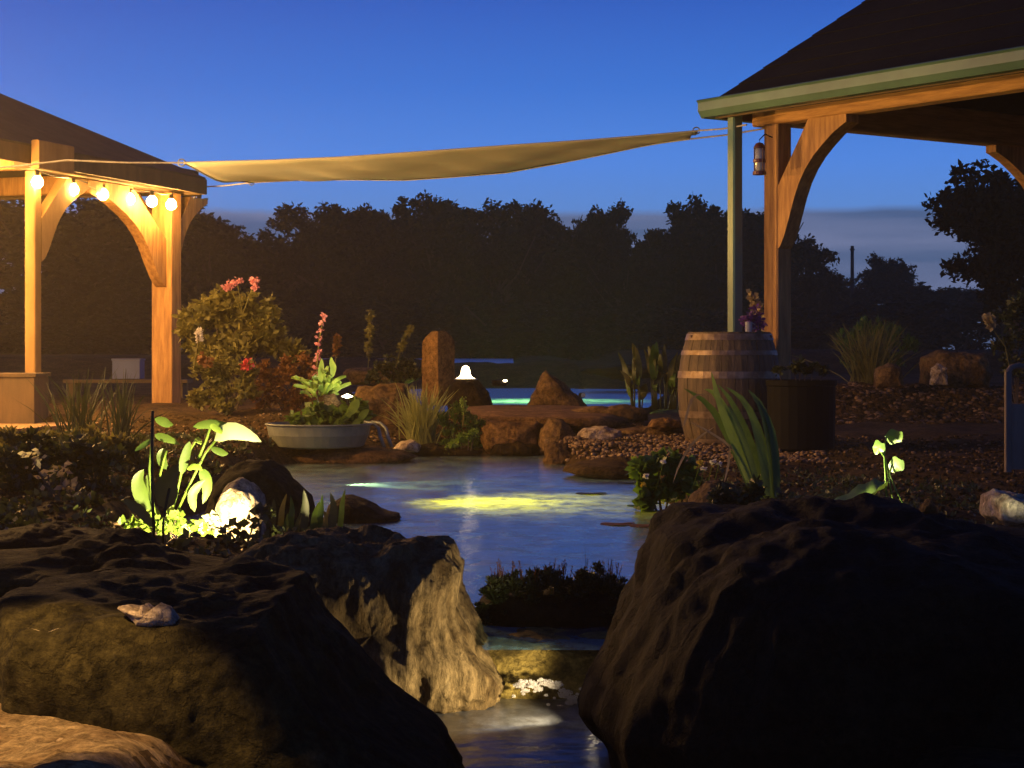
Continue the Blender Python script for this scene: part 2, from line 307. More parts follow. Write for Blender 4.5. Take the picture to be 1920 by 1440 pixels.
def height(X, Y):
    z = 0.11+0*X
    z += 0.10*smooth(15.9, 16.6, Y)*(X < 1.2)*1.0 + 0.34*smooth(20.0, 21.6, Y)*smooth(2.6, 3.6, X)
    z += 0.43*smooth(33.3, 35.6, Y)
    z += 0.10*smooth(6.5, 11, Y)*smooth(-1.2, -2.2, X)
    z += 0.05*smooth(13.5, 16, Y)*smooth(1.1, 0.5, np.abs(X-1.1))      # gravel mound by the barrel
    z += 0.0*X
    nz_ = 0.018*np.sin(X*5.1+np.sin(Y*3.3)*1.7)+0.014*np.sin(Y*6.7+np.cos(X*4.1)*2.1)+0.006*np.sin(X*17+Y*13)
    z += nz_*smooth(60, 20, Y)
    sd = poly_sd(X, Y, pool); z = np.where(sd < 0.22, z+(-0.55-z)*smooth(0.22, -0.38, sd), z)
    sd = poly_sd(X, Y, upper); z = np.where(sd < 0.3, z+(-0.9-z)*smooth(0.3, -1.2, sd), z)
    sd = poly_sd(X, Y, chan); z = np.where(sd < 0.2, np.minimum(z, z+(-0.42-z)*smooth(0.2, -0.2, sd)), z)
    sd = poly_sd(X, Y, lake); z = np.where(sd < 1.5, z+(LZ-0.25-z)*smooth(0.6, -0.5, sd), z)
    z = z-0.5*smooth(80, 500, Y)*0
    return z
def hz(x, y): return float(height(np.array([x]), np.array([y]))[0])
xs = np.concatenate([-np.geomspace(150, 8, 12), np.arange(-7.5, -4.5, 0.2), np.arange(-4.5, 5, 0.06), np.arange(5, 8, 0.25), np.geomspace(8.4, 150, 12)])
ys = np.concatenate([[-30, -15, -6, -2], np.arange(0, 3, 0.3), np.arange(3, 17, 0.07), np.arange(17, 24, 0.15), np.arange(24, 40, 0.5), np.geomspace(40, 190, 14)])
GX, GY = np.meshgrid(xs, ys); GZ = height(GX, GY)
V = np.stack([GX.ravel(), GY.ravel(), GZ.ravel()], 1); nx = len(xs); ny = len(ys)
I = np.arange(nx*ny).reshape(ny, nx); Q = np.stack([I[:-1, :-1].ravel(), I[:-1, 1:].ravel(), I[1:, 1:].ravel(), I[1:, :-1].ravel()], 1)
tag(np_mesh('ground', V, Q, M['soil'], smooth=True), 'brown gravelly soil round the ponds', kind='structure')

sx = np.arange(-2.6, -.55, .016); sy = np.arange(2.9, 5.6, .016); SX, SY = np.meshgrid(sx, sy)
SZ = height(SX, SY)+.012+np.abs(RNG.normal(0, .0022, SX.shape))+.006*np.sin(SY*95+np.sin(SX*13)*3)*np.sin(SX*21)+.008*np.sin(SX*31+np.sin(SY*23)*2)*np.cos(SY*47+SX*9)-.05*smooth(.25, 0, np.minimum(np.minimum(SX+2.6, -.55-SX), np.minimum(SY-2.9, 5.6-SY)))
I2 = np.arange(SX.size).reshape(SX.shape); Q2 = np.stack([I2[:-1, :-1].ravel(), I2[:-1, 1:].ravel(), I2[1:, 1:].ravel(), I2[1:, :-1].ravel()], 1)
tag(np_mesh('sand_patch', np.stack([SX.ravel(), SY.ravel(), SZ.ravel()], 1), Q2, M['sandm'], smooth=True), 'bright sandy patch at the lower left corner', kind='structure')
def sheet(name, poly, z, m, grow=0.0, label=None):
    c = np.mean(poly, 0); mb = MB(); pts = [(p[0]+(p[0]-c[0])*grow, p[1]+(p[1]-c[1])*grow, z) for p in poly]
    ar = sum(poly[i][0]*poly[(i+1) % len(poly)][1]-poly[(i+1) % len(poly)][0]*poly[i][1] for i in range(len(poly)))
    if ar < 0: pts = pts[::-1]      # keep the surface facing up
    mb.add([(c[0], c[1], z)]+pts, [(0, i+1, (i+1) % len(pts)+1) for i in range(len(pts))])
    o = mb.build(name, m); tag(o, label, kind='structure'); return o
def disc_sheet(name, poly, z, m, label):
    # sheet slightly larger than the basin so its rim is buried in the banks
    return sheet(name, poly, z, m, 0.06, label)
disc_sheet('pond_water', pool, 0.0, M['water'], 'blue dusk pond water with a green lit patch')
disc_sheet('upper_pond_water', upper, 0.24, M['water'], 'upper pond water glowing green')
disc_sheet('lake_water', lake, LZ-0.02, M['water_lake'], 'strip of blue lake water before the trees')
sheet('stream_water', [(-0.75, 6.0), (0.75, 6.0), (0.95, 5.0), (1.2, 2.6), (-0.9, 2.6), (-0.9, 4.6)], -0.16, M['water_stream'], 0, 'dark rippled stream water below the cascade')

# ---------------------------------------------------------------- rocks
def rock(label, poly, d, thick, m, cat='rock', name='boulder', rough=0.035, seed=0, box=0.75, group=None, nu=64, nv=40, facet=0.06, lean=0.0, flute=0.0):
    poly3 = [P(x, y, d) for x, y in poly]; c = sum(poly3, Vector())/len(poly3)
    p2 = [(p.x-c.x, p.z-c.z) for p in poly3]
    def rad(a):
        dx, dz = math.cos(a), math.sin(a); best = 0
        for i in range(len(p2)):
            x0, z0 = p2[i]; x1, z1 = p2[(i+1) % len(p2)]; ex, ez = x1-x0, z1-z0
            det = dx*(-ez)+dz*ex
            if abs(det) < 1e-12: continue
            t = (x0*(-ez)+z0*ex)/det; s = (dx*z0-dz*x0)/det
            if t > 0 and -1e-6 <= s <= 1+1e-6: best = max(best, t)
        return best or 0.01
    R = [rad(2*math.pi*i/nu) for i in range(nu)]
    size = max(max(R), 1e-3)
    vs = []; so = Vector((seed*3.17, seed*1.71, seed*2.3))
    for j in range(nv+1):
        ph = math.pi*j/nv; cs = math.cos(ph); sn = max(math.sin(ph), 0)
        k = sn**box; dep = math.copysign(abs(cs)**0.8, cs)*thick/2
        for i in range(nu):
            a = 2*math.pi*i/nu
            x = R[i]*k*math.cos(a); z = R[i]*k*math.sin(a)
            v = Vector((x, dep, z))
            q = (v+so)/size
            nrm = Vector((math.cos(a)*sn, cs, math.sin(a)*sn))
            dsp = noise.fractal(q*2.1, 1.0, 2.0, 5)*rough*size*1.7
            # chipped flat facets
            vd, vp = noise.voronoi(q*2.6); dsp += (vd[0]-0.42)*-facet*size + (noise.cell(vp[0]*9.1)-0.0)*facet*0.0
            rdg = abs(noise.noise(Vector((q.x*7, q.y*7, q.z*1.6))))*rough*size*0.9
            
            if flute:
                fl = noise.ridged_multi_fractal(Vector((q.x*5.5, q.y*5.5, q.z*1.3)), 1.0, 2.1, 5, 1.0, 2.0); dsp += (fl-1.1)*flute*size*min(1, sn*1.5)
            v = v+nrm*(dsp-rdg)
            v.x += lean*v.z
            vs.append(c+v)
    f = [(j*nu+i, j*nu+(i+1) % nu, (j+1)*nu+(i+1) % nu, (j+1)*nu+i) for j in range(nv) for i in range(nu)]
    mb = MB(); mb.add(vs, f); o = mb.build(name, m, origin=c, smooth=True)
    tag(o, label, cat, group); return o

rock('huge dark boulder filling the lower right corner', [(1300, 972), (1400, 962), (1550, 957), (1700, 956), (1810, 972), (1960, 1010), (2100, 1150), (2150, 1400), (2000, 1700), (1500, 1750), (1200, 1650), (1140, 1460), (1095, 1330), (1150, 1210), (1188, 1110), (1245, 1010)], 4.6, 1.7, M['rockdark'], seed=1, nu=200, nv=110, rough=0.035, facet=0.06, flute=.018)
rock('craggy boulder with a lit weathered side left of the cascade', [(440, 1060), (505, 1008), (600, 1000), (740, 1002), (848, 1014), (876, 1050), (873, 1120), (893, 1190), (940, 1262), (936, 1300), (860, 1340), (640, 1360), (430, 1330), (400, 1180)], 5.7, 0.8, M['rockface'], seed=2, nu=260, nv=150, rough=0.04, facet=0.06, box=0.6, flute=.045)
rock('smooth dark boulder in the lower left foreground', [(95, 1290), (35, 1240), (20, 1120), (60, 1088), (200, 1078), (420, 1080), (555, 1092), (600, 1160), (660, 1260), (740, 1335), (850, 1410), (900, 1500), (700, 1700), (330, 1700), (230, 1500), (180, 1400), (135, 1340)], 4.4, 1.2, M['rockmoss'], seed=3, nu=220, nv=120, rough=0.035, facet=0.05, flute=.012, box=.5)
rock('long low rock behind the foreground boulder on the left', [(-260, 1150), (-200, 1060), (-40, 1040), (120, 1030), (240, 1016), (330, 1034), (420, 1056), (500, 1064), (560, 1100), (500, 1180), (100, 1200)], 6.0, 0.9, M['rockmoss'], seed=4, nu=160, nv=80, rough=0.05, facet=0.06, flute=.02)
rock('pale jagged stone catching light on the left foreground', [(215, 1131), (240, 1136), (262, 1146), (270, 1131), (285, 1142), (298, 1131), (320, 1138), (336, 1162), (332, 1172), (290, 1178), (258, 1172), (240, 1152)], 3.97, 0.12, M['rockpale'], name='stone', cat='stone', seed=5, nu=60, nv=30, box=0.9)
rock('flat ledge stone under the cascade', [(880, 1195), (1000, 1186), (1150, 1186), (1180, 1215), (1170, 1330), (1050, 1340), (930, 1320), (870, 1260)], 5.85, 0.5, M['ledge'], name='ledge_stone', cat='stone', seed=6, box=0.45)
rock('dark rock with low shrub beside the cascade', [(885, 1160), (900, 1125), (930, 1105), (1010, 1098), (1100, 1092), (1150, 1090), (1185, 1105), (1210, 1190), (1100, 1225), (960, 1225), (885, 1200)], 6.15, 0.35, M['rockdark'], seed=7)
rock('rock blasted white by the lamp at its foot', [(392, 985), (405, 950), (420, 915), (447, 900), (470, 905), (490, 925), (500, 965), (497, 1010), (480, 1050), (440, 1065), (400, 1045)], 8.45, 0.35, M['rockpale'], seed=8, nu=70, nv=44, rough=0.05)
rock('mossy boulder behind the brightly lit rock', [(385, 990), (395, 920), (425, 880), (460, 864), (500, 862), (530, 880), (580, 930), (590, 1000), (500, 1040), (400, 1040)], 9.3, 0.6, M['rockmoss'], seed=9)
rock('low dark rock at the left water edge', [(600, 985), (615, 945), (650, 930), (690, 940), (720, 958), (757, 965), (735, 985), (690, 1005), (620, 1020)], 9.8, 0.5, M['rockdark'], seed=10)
rock('flat stone slab lying half sunk in the pond', [(765, 937), (790, 931), (830, 932), (850, 940), (835, 948), (780, 948)], 11.4, 0.5, M['rockdark'], name='stone', cat='stone', seed=11, nu=40, nv=24)
# far bank of the lower pond
rock('long sandstone slab on the far left bank', [(525, 858), (600, 842), (700, 838), (760, 845), (790, 858), (740, 872), (560, 872)], 14.9, 0.7, M['sand'], name='stone_slab', cat='stone', seed=12, nu=60, nv=30, box=0.5)
rock('small pale stone beside the sedge tuft', [(735, 842), (750, 828), (775, 824), (790, 835), (785, 848), (745, 848)], 15.6, 0.25, M['rockpale'], name='stone', cat='stone', seed=13, nu=40, nv=24)
slab = rock('broad flat slab bridging behind the far pond edge', [(835, 770), (900, 765), (1050, 765), (1170, 770), (1180, 785), (1160, 795), (900, 795), (840, 788)], 17.6, 3.3, M['sand'], name='stone_slab', cat='stone', seed=14, nu=80, nv=40, box=0.35, rough=0.012, facet=0.01)
for k, (lab, pl, d, th, mm) in enumerate([
    ('orange sandstone block under the left end of the bridging slab', [(905, 845), (902, 800), (915, 787), (960, 790), (1012, 792), (1015, 835), (1000, 856), (930, 858)], 15.95, .5, 'sand'),
    ('dark hollow stone at the waterline below the orange block', [(915, 856), (925, 832), (975, 826), (1015, 836), (1010, 858)], 15.75, .35, 'rockdark'),
    ('tall split rock right of the orange block', [(1008, 850), (1012, 805), (1030, 783), (1055, 785), (1080, 815), (1085, 850), (1050, 868)], 15.8, .45, 'rockbrown'),
    ('rounded rock standing in the water at the right of the weir', [(1018, 865), (1022, 840), (1040, 827), (1062, 832), (1078, 850), (1080, 872), (1050, 882), (1025, 878)], 14.6, .3, 'rockbrown'),
    ('yellowish squared block on the gravel behind the weir rock', [(1082, 838), (1082, 812), (1095, 802), (1125, 800), (1165, 808), (1170, 830), (1130, 842)], 15.6, .4, 'rockpale'),
    ('long shaded kerb stone running toward the barrel', [(1130, 830), (1140, 806), (1200, 800), (1270, 795), (1290, 808), (1280, 826), (1180, 834)], 15.9, .4, 'rockbrown'),
    ('purplish flat boulder above the kerb stone', [(1060, 792), (1068, 768), (1110, 760), (1170, 758), (1215, 768), (1220, 788), (1150, 800)], 17.0, .5, 'rockbrown'),
    ('small ochre stone near the foot of the barrel', [(1213, 800), (1222, 786), (1250, 782), (1275, 788), (1278, 802), (1240, 808)], 15.7, .25, 'sand'),
    ('pointed triangular rock standing at the upper pond', [(980, 768), (1000, 735), (1012, 708), (1024, 696), (1040, 706), (1060, 722), (1085, 740), (1106, 768), (1080, 800), (1010, 800)], 19.3, .5, 'rockbrown'),
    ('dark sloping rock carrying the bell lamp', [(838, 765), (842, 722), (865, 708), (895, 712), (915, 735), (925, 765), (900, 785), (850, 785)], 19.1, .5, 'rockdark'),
    ('big rough block behind the steel tub', [(655, 835), (660, 745), (668, 722), (715, 718), (762, 722), (775, 760), (775, 835), (720, 852)], 17.2, .5, 'rockbrown'),
    ('low stone between the steel tub and the sedge tuft', [(560, 850), (570, 835), (600, 830), (640, 836), (660, 850), (610, 858)], 15.2, .3, 'rockbrown'),
    ('dark wedge rock tucked behind the fan leaved plant', [(590, 790), (592, 752), (606, 738), (628, 740), (642, 758), (646, 790)], 16.4, .2, 'rockdark'),
    ('stone among the marginal plants on the right bank', [(1285, 955), (1300, 925), (1325, 905), (1350, 900), (1385, 915), (1400, 945), (1390, 985), (1300, 990)], 8.2, .4, 'rockbrown'),
    ('short upright rock left of the lily leaves', [(1395, 985), (1410, 950), (1450, 935), (1500, 945), (1530, 975), (1500, 1000), (1400, 1005)], 7.6, .4, 'rockdark'),
    ('pale ridged stone at the right edge', [(1845, 965), (1850, 930), (1870, 920), (1920, 928), (1990, 945), (1990, 985), (1880, 985)], 6.2, .4, 'rockpale'),
    ('little pointed stone behind the right boulder crest', [(1722, 962), (1730, 945), (1742, 935), (1752, 945), (1758, 965)], 6.3, .1, 'rockbrown'),
    ('squat grey stone in front of the ornamental grass', [(1636, 728), (1642, 690), (1665, 680), (1690, 688), (1695, 728)], 21.0, .3, 'rockbrown'),
    ('large pale block stone beyond the gravel bank', [(1722, 725), (1725, 668), (1750, 658), (1850, 662), (1860, 700), (1850, 728), (1780, 735)], 21.6, .6, 'rockbrown'),
    ('low stones edging the upper pond at left', [(640, 700), (650, 690), (700, 688), (760, 690), (790, 705), (760, 722), (660, 722)], 24, .8, 'rockbrown'),
    ('reddish stone where the far slab meets the plants', [(1085, 700), (1090, 690), (1180, 684), (1260, 686), (1270, 705), (1180, 712)], 30, 1.0, 'rockdark'),
    ('brown shoreline shelf beneath the gravel mound', [(1060, 885), (1070, 868), (1140, 862), (1240, 862), (1310, 880), (1290, 905), (1200, 902), (1110, 895)], 13.2, .9, 'soil'),
    ('dark stone behind the long low left rock', [(-40, 1040), (-30, 1000), (60, 985), (160, 990), (230, 1010), (220, 1050), (60, 1060)], 7.0, .5, 'rockdark'),
    ('ragged stone beyond the weir hidden among greenery', [(770, 850), (775, 838), (810, 830), (860, 838), (905, 846), (900, 858), (800, 860)], 15.7, .3, 'rockdark'),
    ('rounded pale cobble at the top of the gravel bank', [(1742, 722), (1746, 690), (1758, 680), (1775, 690), (1778, 722)], 21.1, .12, 'rockpale'),
]):
    nm = 'stone' if ('stone' in lab and 'boulder' not in lab and 'sandstone' not in lab) else 'boulder'
    rock(lab, pl, d, th, M[mm], name=nm, cat='stone' if nm == 'stone' else 'rock', seed=20+k, nu=80, nv=44, rough=0.05, facet=0.08)
# standing stone: squared monolith with rounded top, its left face warm
mb = MB(); base = P(822, 760, 19.5)
def mono(w0, dpt, hgt, nlev=14):
    vs = []; n = 32
    for i in range(nlev+1):
        t = i/nlev; z = hgt*t
        top = 1-max(0, (t-0.82)/0.18)**2.2*0.55
        for k in range(n):
            a = 2*math.pi*k/n; ca, sa = math.cos(a), math.sin(a)
            q = 1/max(abs(ca), abs(sa)); q = 0.9*q+0.1*1.1
            x = ca*q*w0/2*(1-0.12*t)*top; y = sa*q*dpt/2*top
            nn_ = 0.012*noise.noise(Vector((x*8, y*8, z*6)))
            vs.append((x*(1+nn_*4), y*(1+nn_*4), z+nn_))
    f = [(i*n+k, i*n+(k+1) % n, (i+1)*n+(k+1) % n, (i+1)*n+k) for i in range(nlev) for k in range(n)]+[tuple(range(nlev*n, (nlev+1)*n))]
    return vs, f
vs, f = mono(0.25, 0.27, 0.78); rz = Matrix.Rotation(math.radians(-40), 3, 'Z')
mb.add([base+rz @ Vector(v) for v in vs], f)
o = mb.build('standing_stone', M['sand'], origin=base); tag(o, 'upright reddish standing stone with one warm lit face', 'stone')

# pebbles
def pebbles(name, label, pts, mats, smin, smax, kind='stuff'):
    ph = (1+5**.5)/2
    ico = np.array([(-1, ph, 0), (1, ph, 0), (-1, -ph, 0), (1, -ph, 0), (0, -1, ph), (0, 1, ph), (0, -1, -ph), (0, 1, -ph), (ph, 0, -1), (ph, 0, 1), (-ph, 0, -1), (-ph, 0, 1)])/1.9
    fc = np.array([(0,11,5),(0,5,1),(0,1,7),(0,7,10),(0,10,11),(1,5,9),(5,11,4),(11,10,2),(10,7,6),(7,1,8),(3,9,4),(3,4,2),(3,2,6),(3,6,8),(3,8,9),(4,9,5),(2,4,11),(6,2,10),(8,6,7),(9,8,1)])
    n = len(pts); V = np.zeros((n*12, 3)); Q = np.zeros((n*20, 3), int); mi = np.repeat((RNG.random(n) < 0.22).astype(int), 20)
    for i, p in enumerate(pts):
        s = RNG.uniform(smin, smax)*np.array([1, RNG.uniform(.7, 1.2), RNG.uniform(.5, .8)]); a = RNG.uniform(0, 6.28)
        q = ico*s*(1+RNG.normal(0, .1, (12, 1))); c_, s_ = math.cos(a), math.sin(a)
        q = np.stack([q[:, 0]*c_-q[:, 1]*s_, q[:, 0]*s_+q[:, 1]*c_, q[:, 2]], 1)
        V[i*12:i*12+12] = q+np.array(p); Q[i*20:i*20+20] = fc+i*12
    o = np_mesh(name, V, Q, mats, mi=mi); tag(o, label, kind=kind); return o
def scatter(n, x0, x1, y0, y1, f=None):
    X = RNG.uniform(x0, x1, n); Y = RNG.uniform(y0, y1, n); Z = height(X, Y)
    k = np.ones(n, bool)
    k &= poly_sd(X, Y, pool) > 0.05; k &= poly_sd(X, Y, upper) > 0.15
    if f is not None: k &= f(X, Y)
    return np.stack([X, Y, Z+0.005], 1)[k]
pebbles('gravel_bank', 'coarse gravel on the bank right of the pavilion', scatter(5200, 2.9, 6.6, 19.6, 22.0), [M['soil'], M['pebble']], .018, .05)
pebbles('gravel_mound', 'reddish pea gravel between pond edge and barrel', scatter(3600, 0.4, 2.3, 12.6, 16.0), [M['pebble'], M['pebble2']], .008, .026)
pebbles('gravel_ground', 'scattered grit on the right hand ground', scatter(9000, 0.6, 4.4, 6.0, 16.5), [M['soil'], M['pebble']], .004, .02)
pebbles('lit_gravel', 'sandy grit at the lower left corner', scatter(7000, -2.4, -0.8, 3.4, 6.2), [M['pebble2'], M['pebble']], .002, .009)
pebbles('bank_grit', 'dark grit and crumbs on the left bank', scatter(9000, -4.2, -.3, 6.4, 16.5), [M['soil'], M['pebble']], .005, .022)

# ---------------------------------------------------------------- right pavilion
A = Vector((-2460, 3470, 0)).normalized(); B = Vector((A.y, -A.x, 0)); UP = Vector((0, 0, 1))   # A runs away to the left, B to the right and back
p0 = P(1458, 655, 15.6); gz = 0.11
PAV = empty('pavilion', (p0.x, p0.y, gz), 'open timber pavilion with dark roof and green gutter on the right', 'pavilion')
def part(mb, name, m, par, label=None, smooth=False): return mb.build(name, m, par, label=label, smooth=smooth)
BZ = 2.79
def pz(a, b, z): return Vector((p0.x, p0.y, 0))+A*a+B*b+UP*z
def post(a, b, par):
    mb = MB(); mb.bar(pz(a, b, gz-0.05), pz(a, b, BZ), 0.17, 0.17, up=A, bev=0.012); return part(mb, 'post', M['wood'], par)
post(0, 0, PAV); post(-5.2, 0, PAV); post(0, 3.75, PAV); post(-5.2, 3.75, PAV)
mb = MB(); mb.bar(pz(0.22, 0, BZ+0.1), pz(-5.6, 0, BZ+0.1), 0.17, 0.2, bev=0.012); part(mb, 'wall_plate', M['wood_beam'], PAV)
mb = MB(); mb.bar(pz(0, 0.1, BZ+0.15), pz(0, 4.1, BZ+0.15), 0.17, 0.3, bev=0.012); part(mb, 'tie_beam', M['wood_beam'], PAV)
mb = MB(); mb.bar(pz(0.35, 3.75, BZ+0.1), pz(-5.6, 3.75, BZ+0.1), 0.17, 0.2, bev=0.012); part(mb, 'wall_plate', M['wood_beam'], PAV)
mb = MB(); mb.bar(pz(-5.2, 0.1, BZ+0.15), pz(-5.2, 4.1, BZ+0.15), 0.17, 0.3, bev=0.012); part(mb, 'tie_beam', M['wood_beam'], PAV)
def brace(o, dirv, z0, z1, reach, par, m, th=0.12, wd=0, off=0.08):
    # arched knee brace: curved soffit, straight back, squared ends
    inn = [(0, 0), (.05, .035), (.10, .10), (.15, .19), (.2, .29), (.26, .41), (.33, .52), (.42, .62), (.53, .71), (.66, .79), (.81, .87), (.95, .925), (1, .94), (1, 1)]
    pl = inn+[(.46, 1), (0, .49)]; n = len(pl); sd = dirv.cross(UP).normalized(); v = []
    for q in (-th/2, th/2):
        for x, z in pl: v.append(o+dirv*(off-.01+x*reach)+UP*(z0+(z1-z0)*z)+sd*q)
    f = [(i, (i+1) % n, n+(i+1) % n, n+i) for i in range(n)]
    k = len(inn)   # fill the face as strips between soffit and back
    def back(i): return n-1 if i <= k//2-1 else n-2
    for q in (0, n):
        for i in range(k-1):
            a, b = i+q, i+1+q; ba, bb_ = back(i)+q, back(i+1)+q
            t = [(a, b, bb_)] if ba == bb_ else [(a, b, bb_), (a, bb_, ba)]
            f += [x if q == 0 else x[::-1] for x in t if len(set(x)) == 3]
    mb = MB(); mb.add(v, f); return part(mb, 'brace', m, par)
brace(pz(0, 0, 0), -A, 1.73, BZ, 0.80, PAV, M['wood'], th=.15)
brace(pz(-5.2, 0, 0), A, 1.73, BZ, 0.98, PAV, M['wood'])
brace(pz(0, 3.75, 0), -B, 1.73, BZ, 0.98, PAV, M['wood'])
brace(pz(0, 3.75, 0), -A, 1.73, BZ, 0.98, PAV, M['wood'])
mb = MB(); mb.bar(pz(-1.1, 1.0, BZ+0.9), pz(-1.35, 3.3, BZ+0.1), 0.1, 0.14, bev=0.01); part(mb, 'rafter', M['wood'], PAV)
# roof: hipped, eaves out by 0.42
ea0, ea1, eb0, eb1 = 0.32, -6.2, -0.42, 4.17; EZ = 3.0; half = (eb1-eb0)/2; rise = half*0.905
c = [pz(ea0, eb0, EZ), pz(ea1, eb0, EZ), pz(ea1, eb1, EZ), pz(ea0, eb1, EZ)]; r0 = pz(ea0-half, (eb0+eb1)/2, EZ+rise); r1 = pz(ea1+half, (eb0+eb1)/2, EZ+rise)
def roofbody(cs, a, b, th, m, par, name='roof'):
    mb = MB(); v = [*cs, a, b]; v2 = [q-UP*th for q in v]
    mb.add(v+v2, [(0, 1, 5, 4), (1, 2, 5), (2, 3, 4, 5), (3, 0, 4), (6, 10, 11, 7), (7, 11, 8), (8, 11, 10, 9), (9, 10, 6), (0, 6, 7, 1), (1, 7, 8, 2), (2, 8, 9, 3), (3, 9, 6, 0)])
    return part(mb, name, m, par)
roof = roofbody(c, r0, r1, 0.05, M['slate'], PAV)
# slate courses, each a thin proud strip on the pond side and the end hip
mb = MB()
def courses(e0, e1, a0, a1, n):
    nrm = (e1-e0).cross(a0-e0).normalized()
    if nrm.z < 0: nrm = -nrm
    for i in range(n):
        t0, t1 = i/n, (i+0.97)/n
        q = [e0.lerp(a0, t0), e1.lerp(a1, t0), e1.lerp(a1, t1), e0.lerp(a0, t1)]
        lo, hi = nrm*0.009, nrm*0.003
        v = [q[0]+lo, q[1]+lo, q[2]+hi, q[3]+hi, q[0]+nrm*.002, q[1]+nrm*.002]
        mb.add(v, [(0, 1, 2, 3), (4, 5, 1, 0)])
courses(c[0], c[1], r0, r1, 16); courses(c[3], c[0], r0, r0, 16)
so = mb.build('slate_courses', M['slate'], roof); so['kind'] = 'stuff'
# fascia, gutter
mb = MB(); mb.bar(pz(ea0-.02, eb0+.02, EZ-0.09), pz(ea1, eb0+.02, EZ-0.09), 0.03, 0.13); mb.bar(pz(ea0-.02, eb0, EZ-0.09), pz(ea0-.02, eb1, EZ-0.09), 0.03, 0.13); part(mb, 'fascia_board', M['wood_dark'], PAV)
mb = MB()
def gutter(a, b, outv, r=0.078):
    n = 8; v = []; t = (b-a).normalized()
    prof = [(0.0, 0.0), (0.0, -r*1.3), (r*.4, -r*1.75), (r*1.3, -r*1.75), (r*1.75, -r*1.1), (r*1.75, -r*.2), (r*2.0, 0.0), (r*1.8, 0.01), (r*1.55, -0.02)]
    k = len(prof); v = [a+outv*x+UP*z for x, z in prof]+[b+outv*x+UP*z for x, z in prof]
    mb.add(v, [(i, i+1, k+i+1, k+i) for i in range(k-1)]+[tuple(range(k)), tuple(range(k, 2*k))[::-1]])
gutter(pz(ea0+.06, eb0, EZ-0.01), pz(ea1, eb0, EZ-0.01), -B)
gutter(pz(ea0, eb0-.06, EZ-0.01), pz(ea0, eb1, EZ-0.01), A)
part(mb, 'gutter', M['green_metal'], PAV)
for t0, t1 in ((-1.3, -1.85), (-2.1, -2.75)):
    mb = MB(); mb.bar(pz(t0, eb0-.035, EZ+0.004), pz(t1, eb0-.035, EZ+0.004), 0.05, 0.008); part(mb, 'flashing_strip', M['pale_metal'], PAV, label='pale lead strip along the roof edge')
dp = P(1378, 655, 15.55); mb = MB(); mb.bar((dp.x, dp.y, gz), (dp.x, dp.y, EZ-0.1), 0.105, 0.09, up=A, bev=0.012)
part(mb, 'downpipe', M['green_metal'], PAV)
mb = MB(); mb.box((p0.x, p0.y, 0), (0, 0, 0))

# lantern hanging on the post
lp = P(1424, 262, 15.3); T = empty('lantern', lp, 'red brown hanging lantern on the left side of the right post', 'lantern')
mb = MB(); mb.tube([lp+Vector((0.12, 0.1, 0.03)), lp+Vector((0.05, .03, .05)), lp, lp-UP*0.03], .005); part(mb, 'hook', M['black'], T)
mb = MB(); mb.lathe(lp, [(0.001, -.02), (.03, -.03), (.048, -.06), (.05, -.07), (.001, -.07)], 14); part(mb, 'cap', M['redm'], T)
mb = MB(); mb.lathe(lp, [(.001, -.072), (.04, -.073), (.046, -.1), (.046, -.24), (.04, -.26), (.001, -.26)], 14); part(mb, 'glass', M['glass'], T, smooth=True)
for k in range(4):
    a = k*math.pi/2+.4; q = Vector((math.cos(a)*.05, math.sin(a)*.05, 0)); mb = MB(); mb.tube([lp+q-UP*.07, lp+q-UP*.27], .004); part(mb, 'frame_bar', M['redm'], T)
mb = MB(); mb.lathe(lp, [(.001, -.262), (.055, -.262), (.057, -.29), (.001, -.295)], 14); part(mb, 'base', M['redm'], T)
mb = MB(); mb.lathe(lp, [(.05, -.16), (.053, -.165), (.053, -.185), (.05, -.19)], 14); part(mb, 'band', M['redm'], T)

# ---------------------------------------------------------------- barrel
bb = P(1367, 655, 15.1); bb.z = gz; T = empty('barrel', bb, 'upright oak barrel with metal hoops standing by the right post', 'barrel')
HB = 0.93
def br(t): return 0.335+0.085*(1-(2*t-1)**2)
NS = 24
for k in range(NS):
    a0 = 2*math.pi*(k+0.015)/NS; a1 = 2*math.pi*(k+0.985)/NS; dr = random.uniform(-.002, .002)
    v = []; f = []; n = 9
    for i in range(n):
        t = i/(n-1); r = br(t)+dr
        for a, rr in ((a0, r-.003), ((a0+a1)/2, r), (a1, r-.003), (a1, r-.03), (a0, r-.03)):
            v.append((bb.x+rr*math.cos(a), bb.y+rr*math.sin(a), bb.z+t*HB))
    for i in range(n-1):
        for j in range(5): f.append((i*5+j, i*5+(j+1) % 5, (i+1)*5+(j+1) % 5, (i+1)*5+j))
    f += [(4, 3, 2, 1, 0), tuple((n-1)*5+j for j in range(5))]
    mb = MB(); mb.add(v, f); part(mb, 'stave', M['stave'], T)
for t0, t1 in ((0.02, 0.075), (0.255, 0.315), (0.60, 0.66), (0.80, 0.84), (0.93, 0.985)):
    mb = MB(); mb.lathe(bb, [(br(t0)-.002, t0*HB), (br(t0)+.005, t0*HB), (br(t1)+.005, t1*HB), (br(t1)-.002, t1*HB)], 40); part(mb, 'hoop', M['hoop'], T)
for k in range(6):
    x = -0.275+k*0.11; hw = math.sqrt(.318**2-x*x*.98); mb = MB(); mb.box((bb.x+x, bb.y, bb.z+HB-.035), (.107, 2*hw*.97, .02)); part(mb, 'head_board', M['stave'], T)

